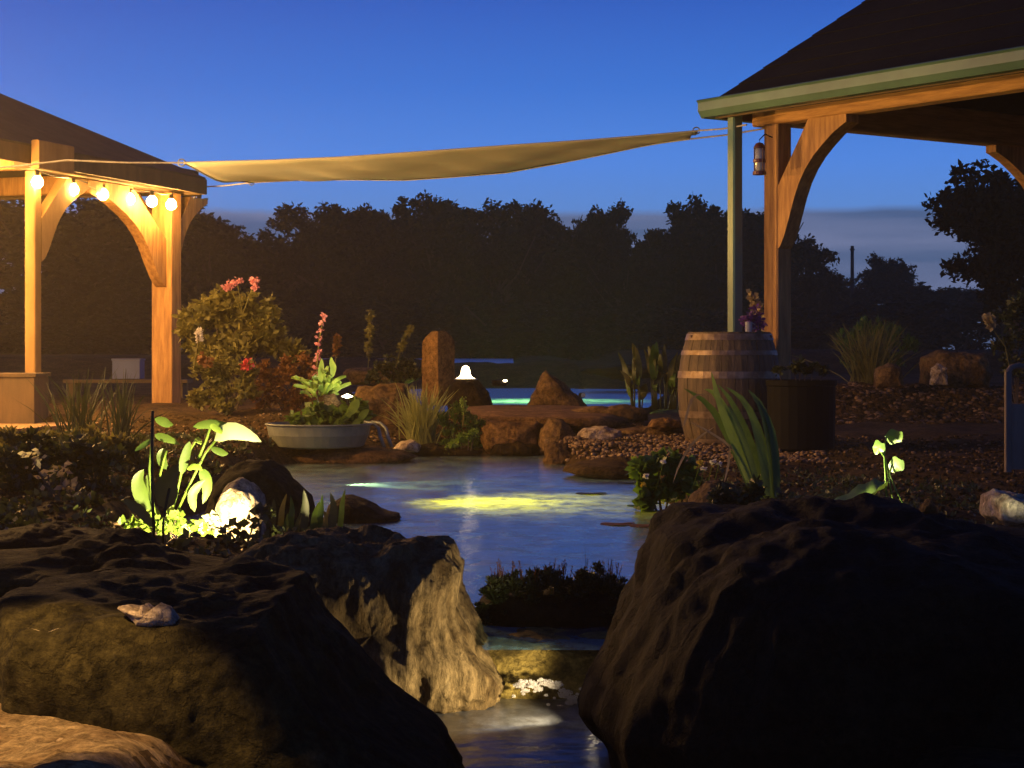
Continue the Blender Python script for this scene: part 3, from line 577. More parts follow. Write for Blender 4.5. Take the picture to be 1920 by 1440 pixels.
# dark planter box right of the post
q = P(1502, 655, 14.5); q.z = gz; T = empty('planter', q, 'tall black planter standing right of the oak barrel', 'planter')
mb = MB(); mb.lathe(q, [(.001, 0), (.25, 0), (.262, .02), (.268, .50), (.278, .51), (.278, .55), (.25, .55), (.25, .54)], 24); part(mb, 'pot', M['black'], T)
mb = MB(); mb.lathe(q, [(.001, .545), (.235, .54)], 24); part(mb, 'compost', M['soil'], T)

# ---------------------------------------------------------------- left pavilion
A2 = Vector((1100, 3470, 0)).normalized(); B2 = Vector((-A2.y, A2.x, 0))     # A2 away to the right, B2 to the left
def on_line(px, off=0.0, z=0.0):    # point on the pavilion front line seen at photo column px
    o_ = Vector((-4.49, 17.2, 0))+B2*off; k = (px-960)/F; t = (k*o_.y-o_.x)/(A2.x-k*A2.y); v = o_+A2*t; v.z = z; return v
DZ = 0.26; BZ2 = 2.56
la = on_line(62); lb = on_line(312)
LP = empty('pavilion', (la.x, la.y, DZ), 'timber pavilion on the left hung with glowing bulbs', 'pavilion')
def bar2(name, a, b, w_, h_, m, up=(0, 0, 1), label=None):
    mb = MB(); mb.bar(a, b, w_, h_, up=up, bev=0.01); return part(mb, name, m, LP, label)
bar2('post', Vector((la.x, la.y, DZ-.25)), Vector((la.x, la.y, BZ2)), 0.11, 0.12, M['wood_pale'], up=A2)
bar2('post', Vector((lb.x, lb.y, DZ-.25)), Vector((lb.x, lb.y, BZ2)), 0.24, 0.22, M['wood'], up=A2)
e1_ = on_line(357, z=BZ2+.11); e0_ = on_line(55, z=BZ2+.11)
bar2('wall_plate', e0_-A2*.1+UP*.04, e1_+UP*.04, .2, .28, M['wood_dark'])  # dark timber colour stands in for shade on the plate face
bar2('tie_beam', Vector((la.x, la.y, BZ2+.12)), Vector((la.x, la.y, BZ2+.12))+B2*3.6, .16, .2, M['wood'])
bar2('tie_beam', Vector((lb.x, lb.y, BZ2+.12)), Vector((lb.x, lb.y, BZ2+.12))+B2*3.6, .16, .2, M['wood'])
bar2('post', Vector((la.x, la.y, DZ-.1))+B2*3.5, Vector((la.x, la.y, BZ2+.2))+B2*3.5, .16, .16, M['wood'], up=A2)
bar2('post', Vector((lb.x, lb.y, DZ-.1))+B2*3.5, Vector((lb.x, lb.y, BZ2+.2))+B2*3.5, .16, .16, M['wood'], up=A2)
bar2('cross_block', on_line(66, -.44, 2.64), on_line(132, -.44, 2.64), .08, .26, M['wood_pale'])
z4 = Vector((0, 0, 0))
brace(Vector((la.x, la.y, 0)), A2, 1.72, BZ2, 1.0, LP, M['wood_pale'], th=.1)
brace(Vector((lb.x, lb.y, 0)), -A2, 1.55, BZ2, 1.6, LP, M['wood'], th=.12, off=.1, wd=.3)
brace(Vector((lb.x, lb.y, 0)), A2, 1.75, BZ2, .75, LP, M['wood'], th=.12, off=.1)
brace(Vector((lb.x, lb.y, 0)), B2, 1.75, BZ2+.2, .9, LP, M['wood'], th=.12, off=.1)
f0 = on_line(-120, -.35, 0)-A2*.2; f1 = P(386, 340, 21.0); f1.z = 0
f1 = on_line(357, -.35, 0)+A2*.35
EZ2 = 2.74
cs = [f0+UP*EZ2, f1+UP*EZ2, f1+B2*4.4+UP*EZ2, f0+B2*4.4+UP*EZ2]
hf = 2.2; ra = f0+A2*hf+B2*hf+UP*(EZ2+hf*.5); rb = f1-A2*hf+B2*hf+UP*(EZ2+hf*.5)
cs2 = [cs[0], cs[1], cs[2], cs[3]]
mb = MB(); v = [*cs2, rb, ra]; v2 = [q_-UP*.06 for q_ in v]
mb.add(v+v2, [(0, 1, 4, 5), (1, 2, 4), (2, 3, 5, 4), (3, 0, 5), (6, 11, 10, 7), (7, 10, 8), (8, 10, 11, 9), (9, 11, 6), (0, 6, 7, 1), (1, 7, 8, 2), (2, 8, 9, 3), (3, 9, 6, 0)])
roof2 = part(mb, 'roof', M['roofb'], LP)
mb = MB(); mb.bar(cs[0]-UP*.1, cs[1]-UP*.1, .03, .16); mb.bar(cs[1]-UP*.1, cs[2]-UP*.1, .03, .16); part(mb, 'fascia_board', M['wood_dark'], LP)
# deck
dk = bpy.data.objects.new('deck', None); COL.objects.link(dk); ORG[dk.name] = Vector((0, 0, 0)); tag(dk, 'timber deck with lit edge board under the left pavilion', kind='structure')
d0 = G(-150, 818, DZ); d1 = G(487, 769.5, DZ); dd = (d1-d0).normalized(); dn = Vector((-dd.y, dd.x, 0)); ln = (d1-d0).length
for k in range(30):
    o_ = d0+dn*(k*.145+.07); mb = MB(); mb.bar(o_-UP*.014+dd*random.uniform(0, .01), o_-UP*.014+dd*ln*(1-.0*k), .138, .028); part(mb, 'deck_board', M['deckm'], dk)
mb = MB(); mb.bar(d0-UP*.105-dn*.012, d1-UP*.105-dn*.012, .02, .15); part(mb, 'edge_board', M['wood_dark'], dk)

# boxes on the deck
q = P(35, 655, 16.2); q.z = DZ; T = empty('storage_box', q, 'dark brown box on the left end of the deck', 'box')
mb = MB(); mb.bar(q-A2*.28, q+A2*.28+UP*0, .001, .001); 
mb = MB(); mb.box(q+UP*.2, (.40, .5, .4)); part(mb, 'body', M['wood_dark'], T)
mb = MB(); mb.box(q+UP*.417, (.43, .53, .03)); part(mb, 'lid', M['wood_dark'], T)
q = P(241, 655, 22.5); q.z = P(241, 710, 22.5).z; T = empty('crate', q, 'pale blue crate seen through the left pavilion behind the reeds', 'crate')
mb = MB(); mb.box(q+UP*.11, (.33, .3, .22)); part(mb, 'body', M['bluebox'], T)
mb = MB(); mb.box(q+UP*.233, (.35, .32, .022)); part(mb, 'rim', M['bluebox'], T)
q0 = P(241, 712, 22.5); T = empty('bench', (q0.x, q0.y, .3), 'dark low bench carrying the pale blue crate', 'bench')
mb = MB(); mb.box((q0.x, q0.y, q0.z-.015), (1.5, .4, .04)); part(mb, 'seat', M['wood_dark'], T)
for sx in (-.65, .65):
    mb = MB(); mb.box((q0.x+sx, q0.y, (q0.z-.04+.2)/2), (.08, .36, q0.z-.04-.2)); part(mb, 'leg', M['wood_dark'], T)

# ---------------------------------------------------------------- string lights
ST = empty('string_light', (la.x, la.y, BZ2), 'string of six glowing warm bulbs under the left pavilion beam', 'string light')
bulbs = []
for px, py, of in ((70, 342, -.09), (137, 356, -.05), (193, 365, -.05), (243, 374, -.05), (285, 378, -.24), (321, 384, -.26)):
    v = on_line(px, of); v.z = H+(655-py)/F*v.y; bulbs.append(v)
cab = []
for i, v in enumerate(bulbs):
    top = v+UP*.11; cab.append(top)
    if i < len(bulbs)-1: nx2 = bulbs[i+1]+UP*.11; cab.append(top.lerp(nx2, .5)-UP*.02)
mb = MB(); mb.tube([bulbs[0]+UP*.25-A2*.6]+cab+[bulbs[-1]+UP*.2+A2*.2], .006, 5); part(mb, 'cable', M['cable'], ST)
def bulb(v, par, m='bulb'):
    mb = MB(); n = 7; prof = [(.001, -.055)]+[(.055*math.cos(a), .055*math.sin(a)) for a in [(-75+i*25)*math.pi/180 for i in range(6)]]+[(.022, .06)]
    mb.lathe(v, prof, 12); b_ = part(mb, 'bulb', M[m], par, smooth=True)
    mb = MB(); mb.lathe(v, [(.02, .058), (.022, .065), (.02, .11), (.001, .112)], 10); part(mb, 'socket', M['black'], par)
for v in bulbs: bulb(v, ST)
# second string, added outside the frame on the left to light the garden
T = empty('string_light', (-4.9, 9, 2.3), 'added second string of warm bulbs, unseen left of the garden', 'string light')
path = [Vector((-5.6, 17.6, 2.5)), Vector((-5.3, 16.2, 2.35)), Vector((-5.0, 14.8, 2.3)), Vector((-4.7, 13.2, 2.35)), Vector((-4.45, 11.6, 2.3))]
mb = MB(); mb.tube([q_+UP*.11 for q_ in path], .006, 5); part(mb, 'cable', M['cable'], T)
for q_ in path[1:]: bulb(q_, T, 'bulb2')
T2 = empty('pole', (-4.45, 11.45, .2), 'added unseen pole holding the second string of bulbs', 'pole'); mb = MB(); mb.tube([(-4.45, 11.45, 0), (-4.45, 11.45, 2.5)], .04, 8); part(mb, 'shaft', M['wood'], T2); mb = MB(); mb.tube([(-4.45, 11.45, 2.45), (-4.45, 11.6, 2.42)], .01); part(mb, 'hook', M['black'], T2)

# ---------------------------------------------------------------- shade sail
def lerpk(keys, t):
    for (a, va), (b, vb) in zip(keys, keys[1:]):
        if t <= b: u = (t-a)/(b-a+1e-9); return va+(vb-va)*u
    return keys[-1][1]
top_k = [(345, 305), (500, 301), (640, 295), (800, 284), (950, 273), (1100, 263), (1200, 255), (1310, 245)]
bot_k = [(475, 342), (560, 338), (650, 337), (760, 338), (850, 332), (950, 324), (1050, 306), (1130, 290), (1200, 275), (1240, 268), (1292, 261)]
nu_, nv_ = 60, 10; vs = []
for i in range(nu_+1):
    t = i/nu_; xt = 345+(1310-345)*t; xb = 475+(1292-475)*t
    pt = P(xt, lerpk(top_k, xt), 15.2+.7*t); pb = P(xb, lerpk(bot_k, xb), 19.6-3.4*t)
    for j in range(nv_+1):
        s_ = j/nv_; q = pt.lerp(pb, s_); q.z -= 0.10*math.sin(math.pi*s_)*(1-t)*0.6 + 0.02*math.sin(t*19+s_*6)*math.sin(math.pi*s_) + 0.012*math.sin(t*47-s_*9)*math.sin(math.pi*s_); vs.append(q)
mb = MB(); k = nv_+1; mb.add(vs, [(i*k+j, i*k+j+1, (i+1)*k+j+1, (i+1)*k+j) for i in range(nu_) for j in range(nv_)])
T = empty('shade_sail', vs[0], 'cream triangular shade sail stretched between the two pavilions', 'shade sail')
cl = part(mb, 'cloth', M['sail'], T, smooth=True); md = cl.modifiers.new('s', 'SOLIDIFY'); md.thickness = .004
for j, e_ in ((0, 'hem'), (nv_, 'hem')):
    mb = MB(); mb.tube([vs[i*k+j] for i in range(nu_+1)], .008, 5); part(mb, 'hem', M['sail'], T)
mb = MB(); mb.tube([vs[j] for j in range(nv_+1)], .01, 5); part(mb, 'hem', M['rope'], T)
for a_, b_ in ((vs[0], P(125, 300, 15.0)), (P(125, 300, 15.0), P(-60, 318, 14.8)), (vs[nv_], P(366, 351, 20.2)), (vs[nu_*k], P(1400, 234, 15.4)), (vs[nu_*k+nv_], P(1440, 240, 15.7))):
    mb = MB(); md_ = a_.lerp(b_, .5)-UP*.01; mb.tube([a_, md_, b_], .008, 5); part(mb, 'rope', M['rope'], T)
for q_ in (vs[0], vs[nv_], vs[nu_*k]):
    mb = MB(); mb.tube([q_+Vector((math.cos(a_)*.03-.02, 0, math.sin(a_)*.03)) for a_ in [i_*math.pi/6 for i_ in range(13)]], .006, 5, cap=False); part(mb, 'ring', M['steel'], T)
q = P(366, 352, 20.2); mb = MB(); mb.tube([q, q-UP*.05+Vector((.01, 0, 0)), q-UP*.1, q-UP*.12+Vector((-.02, 0, 0))], .01, 5); part(mb, 'rope', M['rope'], T)

# ---------------------------------------------------------------- steel tub and spout
q = G(598, 838, .12); q.z = .12; tb = q.copy()
T = empty('tub', tb, 'shallow round galvanised tub on the far left bank', 'tub')
rx = .415
mb = MB(); mb.lathe(tb, [(.001, 0), (.33, .0), (.36, .012), (.40, .10), (rx, .175), (rx+.012, .18), (rx+.012, .19), (rx-.006, .19), (rx-.02, .12), (.001, .12)], 40); part(mb, 'bowl', M['steel'], T, smooth=False)
mb = MB(); mb.lathe(tb, [(rx+.005, .176), (rx+.016, .183), (rx+.005, .192)], 40); part(mb, 'rim', M['steel'], T)
mb = MB(); mb.lathe(tb, [(.001, .15), (.2, .16), (rx-.02, .145)], 24); part(mb, 'soil', M['soil'], T)
sp = G(705, 838, .12); T = empty('spout', sp, 'bent metal spout pipes beside the steel tub', 'spout')
for dx in (0, .06):
    mb = MB(); mb.tube([sp+Vector((-.1+dx, .05, .2)), sp+Vector((-.03+dx, .03, .19)), sp+Vector((.02+dx, 0, .15)), sp+Vector((.035+dx, -.02, .08)), sp+Vector((.07+dx, -.03, 0))], [.01, .012, .014, .016, .014], 8); part(mb, 'pipe', M['steel'], T, smooth=True)

# ---------------------------------------------------------------- lamps in the garden
def spot(name, loc, aim, watt, col, ang, par, r=.03, blend=.4):
    l_ = bpy.data.lights.new(name, 'SPOT'); l_.energy = watt; l_.color = col; l_.spot_size = math.radians(ang); l_.spot_blend = blend; l_.shadow_soft_size = r
    o_ = bpy.data.objects.new(name, l_); COL.objects.link(o_); o_.parent = par; off = ORG[par.name]
    o_.location = Vector(loc)-off; dvec = Vector(aim)-Vector(loc); o_.rotation_euler = dvec.to_track_quat('-Z', 'Y').to_euler(); return o_
def fixture(label, loc, aim, watt, col, ang, lens='lens', size=.04, name='spotlight'):
    loc = Vector(loc); T = empty(name, loc, label, 'lamp'); t = (Vector(aim)-loc).normalized()
    mb = MB(); mb.tube([loc-t*size*2.2, loc-t*size*1.8, loc-t*size*.3, loc], [size*.5, size*.9, size, size*1.08], 14); part(mb, 'housing', M['black'], T)
    mb = MB(); mb.tube([loc+t*.001, loc+t*.006], [size*.9, size*.88], 14); part(mb, 'lens', M[lens], T)
    mb = MB(); mb.tube([loc-t*size, loc-t*size-UP*size*3], size*.2, 6); part(mb, 'spike', M['black'], T)
    spot('lamp_light', loc+t*.02, aim, watt, col, ang, T, r=size*.7); return T
WW = (1.0, .80, .48)
fixture('assumed spotlight hidden at the foot of the brightly lit rock', P(392, 1040, 7.85), P(345, 880, 8.6), 210, (1, .78, .36), 88, size=.03)  # lamp itself unseen, assumed from the glaring rock and leaves
fixture('bright spotlight on the stone by the fan leaved plant', P(652, 744, 16.15), P(606, 712, 16.35), 22, WW, 120, size=.05)
fixture('assumed submerged pond spotlight at the left of the pond', Vector((-1.2, 12.3, -.14)), Vector((-.75, 12.28, .02)), 90, (1, .92, .4), 75, lens='lenspool', size=.03)  # assumed under water, from the white streak on the surface
gl = P(651, 743, 15.9); TG = empty('glare_globe', gl, 'added globe giving the bank spotlight its glare', 'lamp'); mb = MB(); mb.lathe(gl, [(.001, -.02), (.016, -.014), (.05, -.002), (.02, .014), (.001, .022)], 12); part(mb, 'globe', M['lens'], TG, smooth=True); mb = MB(); mb.tube([gl-UP*.03, gl-UP*.2], .006); part(mb, 'stake', M['black'], TG)  # glowing globe added to show the glare of the bank spotlight
fixture('added unseen submerged light under the yellow green patch', (-.2, 10.95, -.44), (-.05, 10.9, 0), 240, (1, .5, .008), 135, lens='glass', size=.03)  # added below the surface to make the yellow green patch
fixture('assumed unseen spotlight behind the dark boulder washing the cascade', (.24, 5.2, -.09), (-.27, 5.42, .1), 30, WW, 110, size=.02)  # assumed behind the boulder, from the lit crag and foam
fixture('assumed submerged spotlight glowing in the upper pond', Vector((.1, 23.6, -.75)), Vector((.2, 23.6, .24)), 1500, (.6, 1, .25), 120, lens='glass', size=.03)  # unseen lamp, assumed from the green glow in the water
fixture('assumed small spotlight at the right shore of the upper pond', P(1093, 741, 21.5), P(1190, 752, 20.5), 25, (1, 1, .7), 80, lens='glass', size=.03)  # assumed source of the pale streaks on the upper pond
fixture('added hidden spotlight aimed at the lily leaves', P(1490, 985, 5.9), P(1650, 870, 5.9), 60, (1, .95, .55), 75, size=.02)  # added behind the boulder crest to brighten the lily leaves
fixture('assumed unseen spotlight beyond the left edge washing the sand patch', (-1.28, 3.5, 1.15), (-.98, 3.76, .12), 110, (1, .60, .22), 44, size=.03)  # lamp out of view, assumed from the warm light on the sand
fixture('added unseen uplight washing the shade sail from beyond the left edge', (-4.05, 14.2, .5), (-.6, 17.2, 2.7), 600, (1, .62, .24), 55, size=.06)  # uplight added out of view to brighten the underside of the sail
fixture('added unseen floodlight beyond the left edge aimed at the right pavilion', (-4.6, 15.2, 1.0), (2.6, 14.6, 2.35), 900, (1, .58, .18), 21, size=.06)  # added out of view to brighten the pavilion timbers
# bell lamp
q = P(873, 712, 18.75); T = empty('bell_lamp', q, 'small glowing bell shaped lamp on the dark sloping rock', 'lamp')
mb = MB(); mb.lathe(q, [(.10, .012), (.085, .018), (.06, .035), (.05, .06), (.044, .10), (.032, .13), (.012, .142), (.001, .144)], 20); part(mb, 'shade', M['bell'], T, smooth=True)
mb = MB(); mb.lathe(q, [(.001, .0), (.115, .0), (.118, .006), (.115, .011), (.001, .011)], 20); part(mb, 'base', M['steel'], T)
q = P(936, 718, 19.6); T = empty('floating_lamp', q, 'small dark lamp with a pinpoint light over the upper pond', 'lamp')
mb = MB(); mb.lathe(q, [(.001, -.03), (.07, -.03), (.085, 0), (.08, .03), (.001, .04)], 14); part(mb, 'housing', M['black'], T)
q2 = P(947, 714, 19.5); mb = MB(); mb.lathe(q2, [(.001, -.012), (.02, -.008), (.022, 0), (.02, .008), (.001, .012)], 10); part(mb, 'lens', M['lens'], T)

# ---------------------------------------------------------------- foliage
def leaf_cloud(centers, rads, n, size, seed, flat=.7, aspect=.5, up=0.0):
    r = np.random.default_rng(seed); m = len(centers); C = np.array(centers); R = np.array(rads)
    if R.ndim == 1: R = np.stack([R, R, R], 1)
    k = r.integers(0, m, n); u = r.normal(size=(n, 3)); u /= np.linalg.norm(u, axis=1, keepdims=True)
    rr = r.random(n)**.45; p = C[k]+u*rr[:, None]*R[k]
    a = r.normal(size=(n, 3)); a[:, 2] = a[:, 2]*.6+up; a /= np.linalg.norm(a, axis=1, keepdims=True)
    b = np.cross(a, r.normal(size=(n, 3))); b /= np.linalg.norm(b, axis=1, keepdims=True)
    s = size*r.uniform(.6, 1.35, n)[:, None]
    V = np.stack([p, p+a*s*.5+b*s*aspect*.5, p+a*s, p+a*s*.5-b*s*aspect*.5], 1).reshape(-1, 3)
    Q = np.arange(n*4).reshape(-1, 4); return V, Q
def crown_centers(seed, lobes, spread, zc, zr, sub=16):
    r = np.random.default_rng(seed); cs = []; rs = []
    for i in range(lobes):
        a = r.uniform(0, 6.28); q = r.uniform(0, 1)**.6*spread; z = zc+r.uniform(-1, 1)*zr; c = np.array([math.cos(a)*q, math.sin(a)*q, z]); R = r.uniform(.11, .22)
        for j in range(sub):
            u = r.normal(size=3); u /= np.linalg.norm(u); rr = r.uniform(.55, 1.08)
            cs.append(c+u*R*rr*np.array([1, 1, .62])); rs.append(np.array([1, 1, .7])*r.uniform(.03, .07))
    return cs, rs
TREE = []
def tree_proto(seed, lobes, spread, zc, zr, n, size, sub=16):
    cs, rs = crown_centers(seed, lobes, spread, zc, zr, sub)
    V, Q = leaf_cloud(cs, rs, n, size, seed+5); r = random.Random(seed)
    me = bpy.data.meshes.new('crown'); me.from_pydata(V.tolist(), [], Q.tolist())
    mb = MB(); mb.tube([(0, 0, -.02), (.01, .005, .15), (-.01, .01, .35), (.01, 0, .6)], [.03, .024, .018, .008], 8)
    for i in range(9):
        a = r.uniform(0, 6.28); z0 = r.uniform(.15, .5); q = r.uniform(.15, spread+.05); mb.tube([(0, 0, z0), (math.cos(a)*q*.5, math.sin(a)*q*.5, z0+.12), (math.cos(a)*q, math.sin(a)*q, z0+r.uniform(.2, .4))], [.012, .008, .003], 5)
    tm = bpy.data.meshes.new('trunk'); tm.from_pydata(np.concatenate(mb.v).tolist(), [], mb.f); tm.materials.append(M['bark'])
    return me, tm
for sd_, lo, spr, zc, zr in ((11, 24, .36, .55, .30), (12, 20, .30, .58, .30), (13, 28, .40, .48, .28), (14, 22, .33, .52, .33)):
    TREE.append(tree_proto(sd_, lo, spr, zc, zr, 24000, .034))
def tree(label, px, top, wpx, d, var, m, rot=0, group='trees behind the ponds', base=None, name='tree', cat='tree'):
    g = hz((px-960)/F*d, d) if base is None else base; topz = H+(655-top)/F*d; h = (topz-g)/0.97; wd = wpx/F*d/0.95
    T = empty(name, ((px-960)/F*d, d, g), label, cat, group); T.scale = (wd, wd, h); T.rotation_euler.z = rot
    me, tm = TREE[var]
    key = (var, m); cm = CM.get(key)
    if cm is None: cm = me.copy(); cm.materials.append(M[m]); cm.name = 'crown'; CM[key] = cm
    o_ = bpy.data.objects.new('crown', cm); COL.objects.link(o_); o_.parent = T; o_['kind'] = 'stuff'
    o_ = bpy.data.objects.new('trunk', tm); COL.objects.link(o_); o_.parent = T
CM = {}
TR = [
    (-180, 290, 420, 44, 0, 'leaf_tree_glow', 'tree behind the left edge of the left pavilion'),
    (90, 315, 380, 46, 2, 'leaf_tree_glow', 'low tree seen between the posts of the left pavilion'),
    (240, 335, 330, 48, 3, 'leaf_tree_glow', 'tree just behind the orange post of the left pavilion'),
    (395, 384, 190, 50, 1, 'leaf_tree_glow', 'small tree right of the left pavilion roof corner'),
    (490, 398, 220, 52, 2, 'leaf_tree_glow', 'low tree where the treeline dips on the left'),
    (620, 364, 230, 50, 0, 'leaf_tree_glow', 'broad tree rising right of the treeline dip'),
    (725, 347, 220, 54, 3, 'leaf_tree_glow', 'tallest tree of the left clump under the sail'),
    (840, 357, 230, 52, 1, 'leaf_tree_glow', 'open crowned tree with wispy top under the sail middle'),
    (935, 384, 170, 50, 2, 'leaf_tree', 'lower tree filling the notch in the treeline centre'),
    (1040, 357, 210, 55, 0, 'leaf_tree', 'rounded tree in the right half of the treeline'),
    (1120, 378, 130, 55, 1, 'leaf_tree', 'tree with ragged edge beside the narrow sky gap'),
    (1170, 448, 150, 50, 2, 'leaf_tree', 'low tree at the bottom of the narrow sky gap'),
    (1262, 380, 170, 52, 3, 'leaf_tree', 'tree right of the narrow sky gap'),
    (1350, 368, 190, 50, 1, 'leaf_tree', 'tree directly behind the green downpipe'),
    (1440, 374, 190, 50, 0, 'leaf_tree', 'tree directly behind the right pavilion post'),
    (1505, 470, 130, 52, 2, 'leaf_tree', 'sloping low tree right of the pavilion brace'),
    (1600, 504, 210, 60, 2, 'leaf_tree', 'low dark tree below the utility pole'),
    (1675, 474, 110, 62, 1, 'leaf_tree', 'small bushy topped tree right of the utility pole'),
    (1760, 516, 190, 58, 3, 'leaf_tree', 'low tree at the foot of the large right tree'),
    (1900, 268, 290, 33, 3, 'leaf_tree', 'large near tree at the right edge'),
    (2020, 300, 330, 35, 0, 'leaf_tree', 'second large tree cut by the right edge'),
]
for i, (px, tp, wp, d, v_, m_, lb_) in enumerate(TR): tree(lb_, px, tp, wp*1.25, d+(19 if d > 40 else 0), v_, m_, rot=i*1.3)
for i, (px, tp, wp) in enumerate([(300, 440, 420), (520, 425, 420), (740, 415, 440), (960, 425, 440), (1160, 468, 330), (1330, 430, 380), (1480, 470, 240)]):
    tree(['back row tree behind the orange post', 'back row tree behind the dip in the treeline', 'back row tree under the middle of the sail', 'back row tree behind the centre of the treeline', 'back row tree below the narrow sky gap', 'back row tree behind the green downpipe', 'back row tree behind the pavilion brace'][i]+', half hidden', px, tp, wp, 76+i % 3, (i+1) % 4, 'leaf_tree_glow' if px < 900 else 'leaf_tree', rot=i*2.1, base=-1.0)
for i, (px, tp, wp, m_) in enumerate([(40, 560, 460, 'leaf_tree_glow'), (330, 545, 420, 'leaf_tree_glow'), (560, 540, 420, 'leaf_tree_glow'), (760, 550, 400, 'leaf_tree'), (980, 540, 420, 'leaf_tree'), (1180, 545, 400, 'leaf_tree'), (1390, 540, 420, 'leaf_tree'), (1600, 556, 400, 'leaf_tree'), (1800, 550, 420, 'leaf_tree')]):
    tree(['wild shrub behind the left pavilion post', 'wild shrub behind the orange post', 'wild shrub behind the flower spikes', 'wild shrub above the standing stone', 'wild shrub above the triangular rock', 'wild shrub behind the canna clump', 'wild shrub behind the barrel and right post', 'wild shrub behind the ornamental grass', 'wild shrub at the right edge of the treeline foot'][i]+', dark', px, tp, wp, 62+i % 3, (i*3) % 4, m_, rot=i, group='dark shrubs at the foot of the treeline', base=-1.2, name='shrub', cat='shrub')

# utility pole far away
q = P(1598, 655, 78); T = empty('utility_pole', (q.x, q.y, .3), 'thin distant utility pole between the low trees', 'pole'); mb = MB(); mb.tube([(q.x, q.y, .3), (q.x, q.y, P(0, 461, 78).z)], [.10, .07], 8); part(mb, 'shaft', M['bark'], T)
mb = MB(); mb.tube([(q.x-.1, q.y, P(0, 468, 78).z), (q.x+.1, q.y, P(0, 468, 78).z)], .04, 5); part(mb, 'crossarm', M['bark'], T)

def bush(label, blobs, d, n, size, m, name='shrub', cat='shrub', seed=0, group=None, thick=.35, aspect=.5, extra=None, up=.2):
    # blobs: (px, py, radius px)
    cs = []; rs = []; r = np.random.default_rng(seed+40)
    for (px, py, rp) in blobs:
        R = rp/F*d
        for j in range(16):
            u = r.normal(size=3); u /= np.linalg.norm(u); u[1] *= thick/max(R, .05)*.5 if R > thick else 1; p_ = P(px, py, d)
            cs.append(np.array(p_)+u*R*r.uniform(.3, .95)); rs.append(R*r.uniform(.15, .35))
    V, Q = leaf_cloud(cs, rs, n, size, seed, aspect=aspect, up=up)
    lo = max(b[1]+b[2] for b in blobs); cx = sum(b[0] for b in blobs)/len(blobs); base = P(cx, lo, d); base.z = min(base.z, hz(base.x, base.y))
    T = empty(name, base, label, cat, group)
    o_ = np_mesh('foliage', V, Q, M[m], parent=T); o_['kind'] = 'stuff'
    mb = MB()
    for (px, py, rp) in blobs[:8]:
        q_ = P(px, py, d); mb.tube([base, base.lerp(q_, .5)+Vector((r.uniform(-.03, .03), 0, 0)), q_], [.01, .007, .004], 5)
    part(mb, 'stems', M['bark'], T)
    return T
def flowers(T, pts, size, m, n=40, seed=1, name='flower_head'):
    for k, (px, py, rp, d) in enumerate(pts):
        V, Q = leaf_cloud([np.array(P(px, py, d))], [rp/F*d], n, size, seed+k, aspect=.8)
        np_mesh(name, V, Q, M[m], parent=T)
T = bush('tall leafy bush with pink blooms right of the orange post', [(370, 600, 32), (400, 580, 34), (440, 575, 36), (480, 580, 36), (500, 610, 34), (430, 620, 45), (380, 650, 36), (470, 640, 40), (515, 640, 28), (545, 660, 24), (350, 620, 16), (420, 660, 36)], 17.6, 5200, .075, 'leaf_olive', seed=1)
flowers(T, [(432, 534, 9, 17.3), (446, 528, 8, 17.3), (425, 540, 5, 17.3), (476, 526, 7, 17.3), (478, 538, 4, 17.3)], .035, 'pink', seed=3)
mb = MB()
for px, py in ((432, 540), (446, 535), (476, 532)): mb.tube([P(455, 590, 17.4), P(px, py, 17.3)], .006, 5)
part(mb, 'flower_stalks', M['leaf_olive'], T)
T = bush('rust tinted lower bush with one red bloom', [(380, 690, 24), (410, 685, 26), (440, 690, 26), (465, 700, 22), (400, 725, 32), (435, 730, 30), (465, 735, 20), (375, 745, 20), (420, 755, 26)], 17.0, 3000, .055, 'leaf_olive', seed=2)
flowers(T, [(462, 683, 11, 16.7)], .035, 'red', n=70, seed=8); flowers(T, [(378, 672, 9, 16.8), (392, 678, 7, 16.8)], .05, 'rust', seed=9)
bush('brown low bush behind the steel tub', [(500, 700, 30), (540, 700, 34), (575, 690, 30), (590, 720, 26), (530, 740, 34), (570, 750, 30), (490, 745, 28), (545, 775, 24)], 17.4, 3000, .05, 'rust', seed=3)
bush('round grey green cushion shrub left of the standing stone', [(715, 690, 18), (740, 682, 20), (762, 690, 18), (780, 702, 14), (700, 705, 15), (745, 708, 20)], 19.8, 2200, .045, 'leaf_dark', seed=4)
bush('feathery green plant right of the sedge tuft', [(835, 790, 16), (860, 775, 18), (880, 790, 18), (895, 805, 14), (850, 810, 20), (875, 825, 18), (840, 835, 12), (890, 835, 10)], 15.9, 2600, .05, 'leaf', seed=5, aspect=.22, up=1.2)
bush('lime tipped herb at the weir edge', [(850, 835, 10), (865, 825, 10), (880, 820, 9), (890, 812, 7), (840, 845, 7)], 15.6, 500, .04, 'leaf_lime', seed=6)
bush('leafy planting spilling over the steel tub', [(560, 790, 16), (590, 775, 18), (620, 780, 18), (645, 775, 16), (665, 765, 13), (680, 780, 12), (630, 795, 12), (600, 795, 14), (660, 795, 12)], 14.95, 420, .085, 'leaf', seed=7, aspect=.7)
bush('dark scrub on the left bank in front of the deck', [(20, 870, 45), (80, 850, 45), (150, 850, 45), (210, 860, 40), (60, 920, 50), (140, 920, 50), (215, 930, 40), (20, 950, 45), (90, 975, 40), (170, 985, 36), (235, 985, 28)], 9.6, 5200, .05, 'leaf_dark', seed=8)
bush('dark mixed perennials on the left bank below the reeds', [(20, 840, 36), (90, 835, 34), (160, 840, 34), (230, 845, 34), (280, 880, 30), (250, 920, 36), (270, 960, 30), (190, 900, 40), (10, 910, 40), (110, 900, 40)], 10.6, 5200, .055, 'leaf_olive', seed=28, aspect=.35, up=.8)
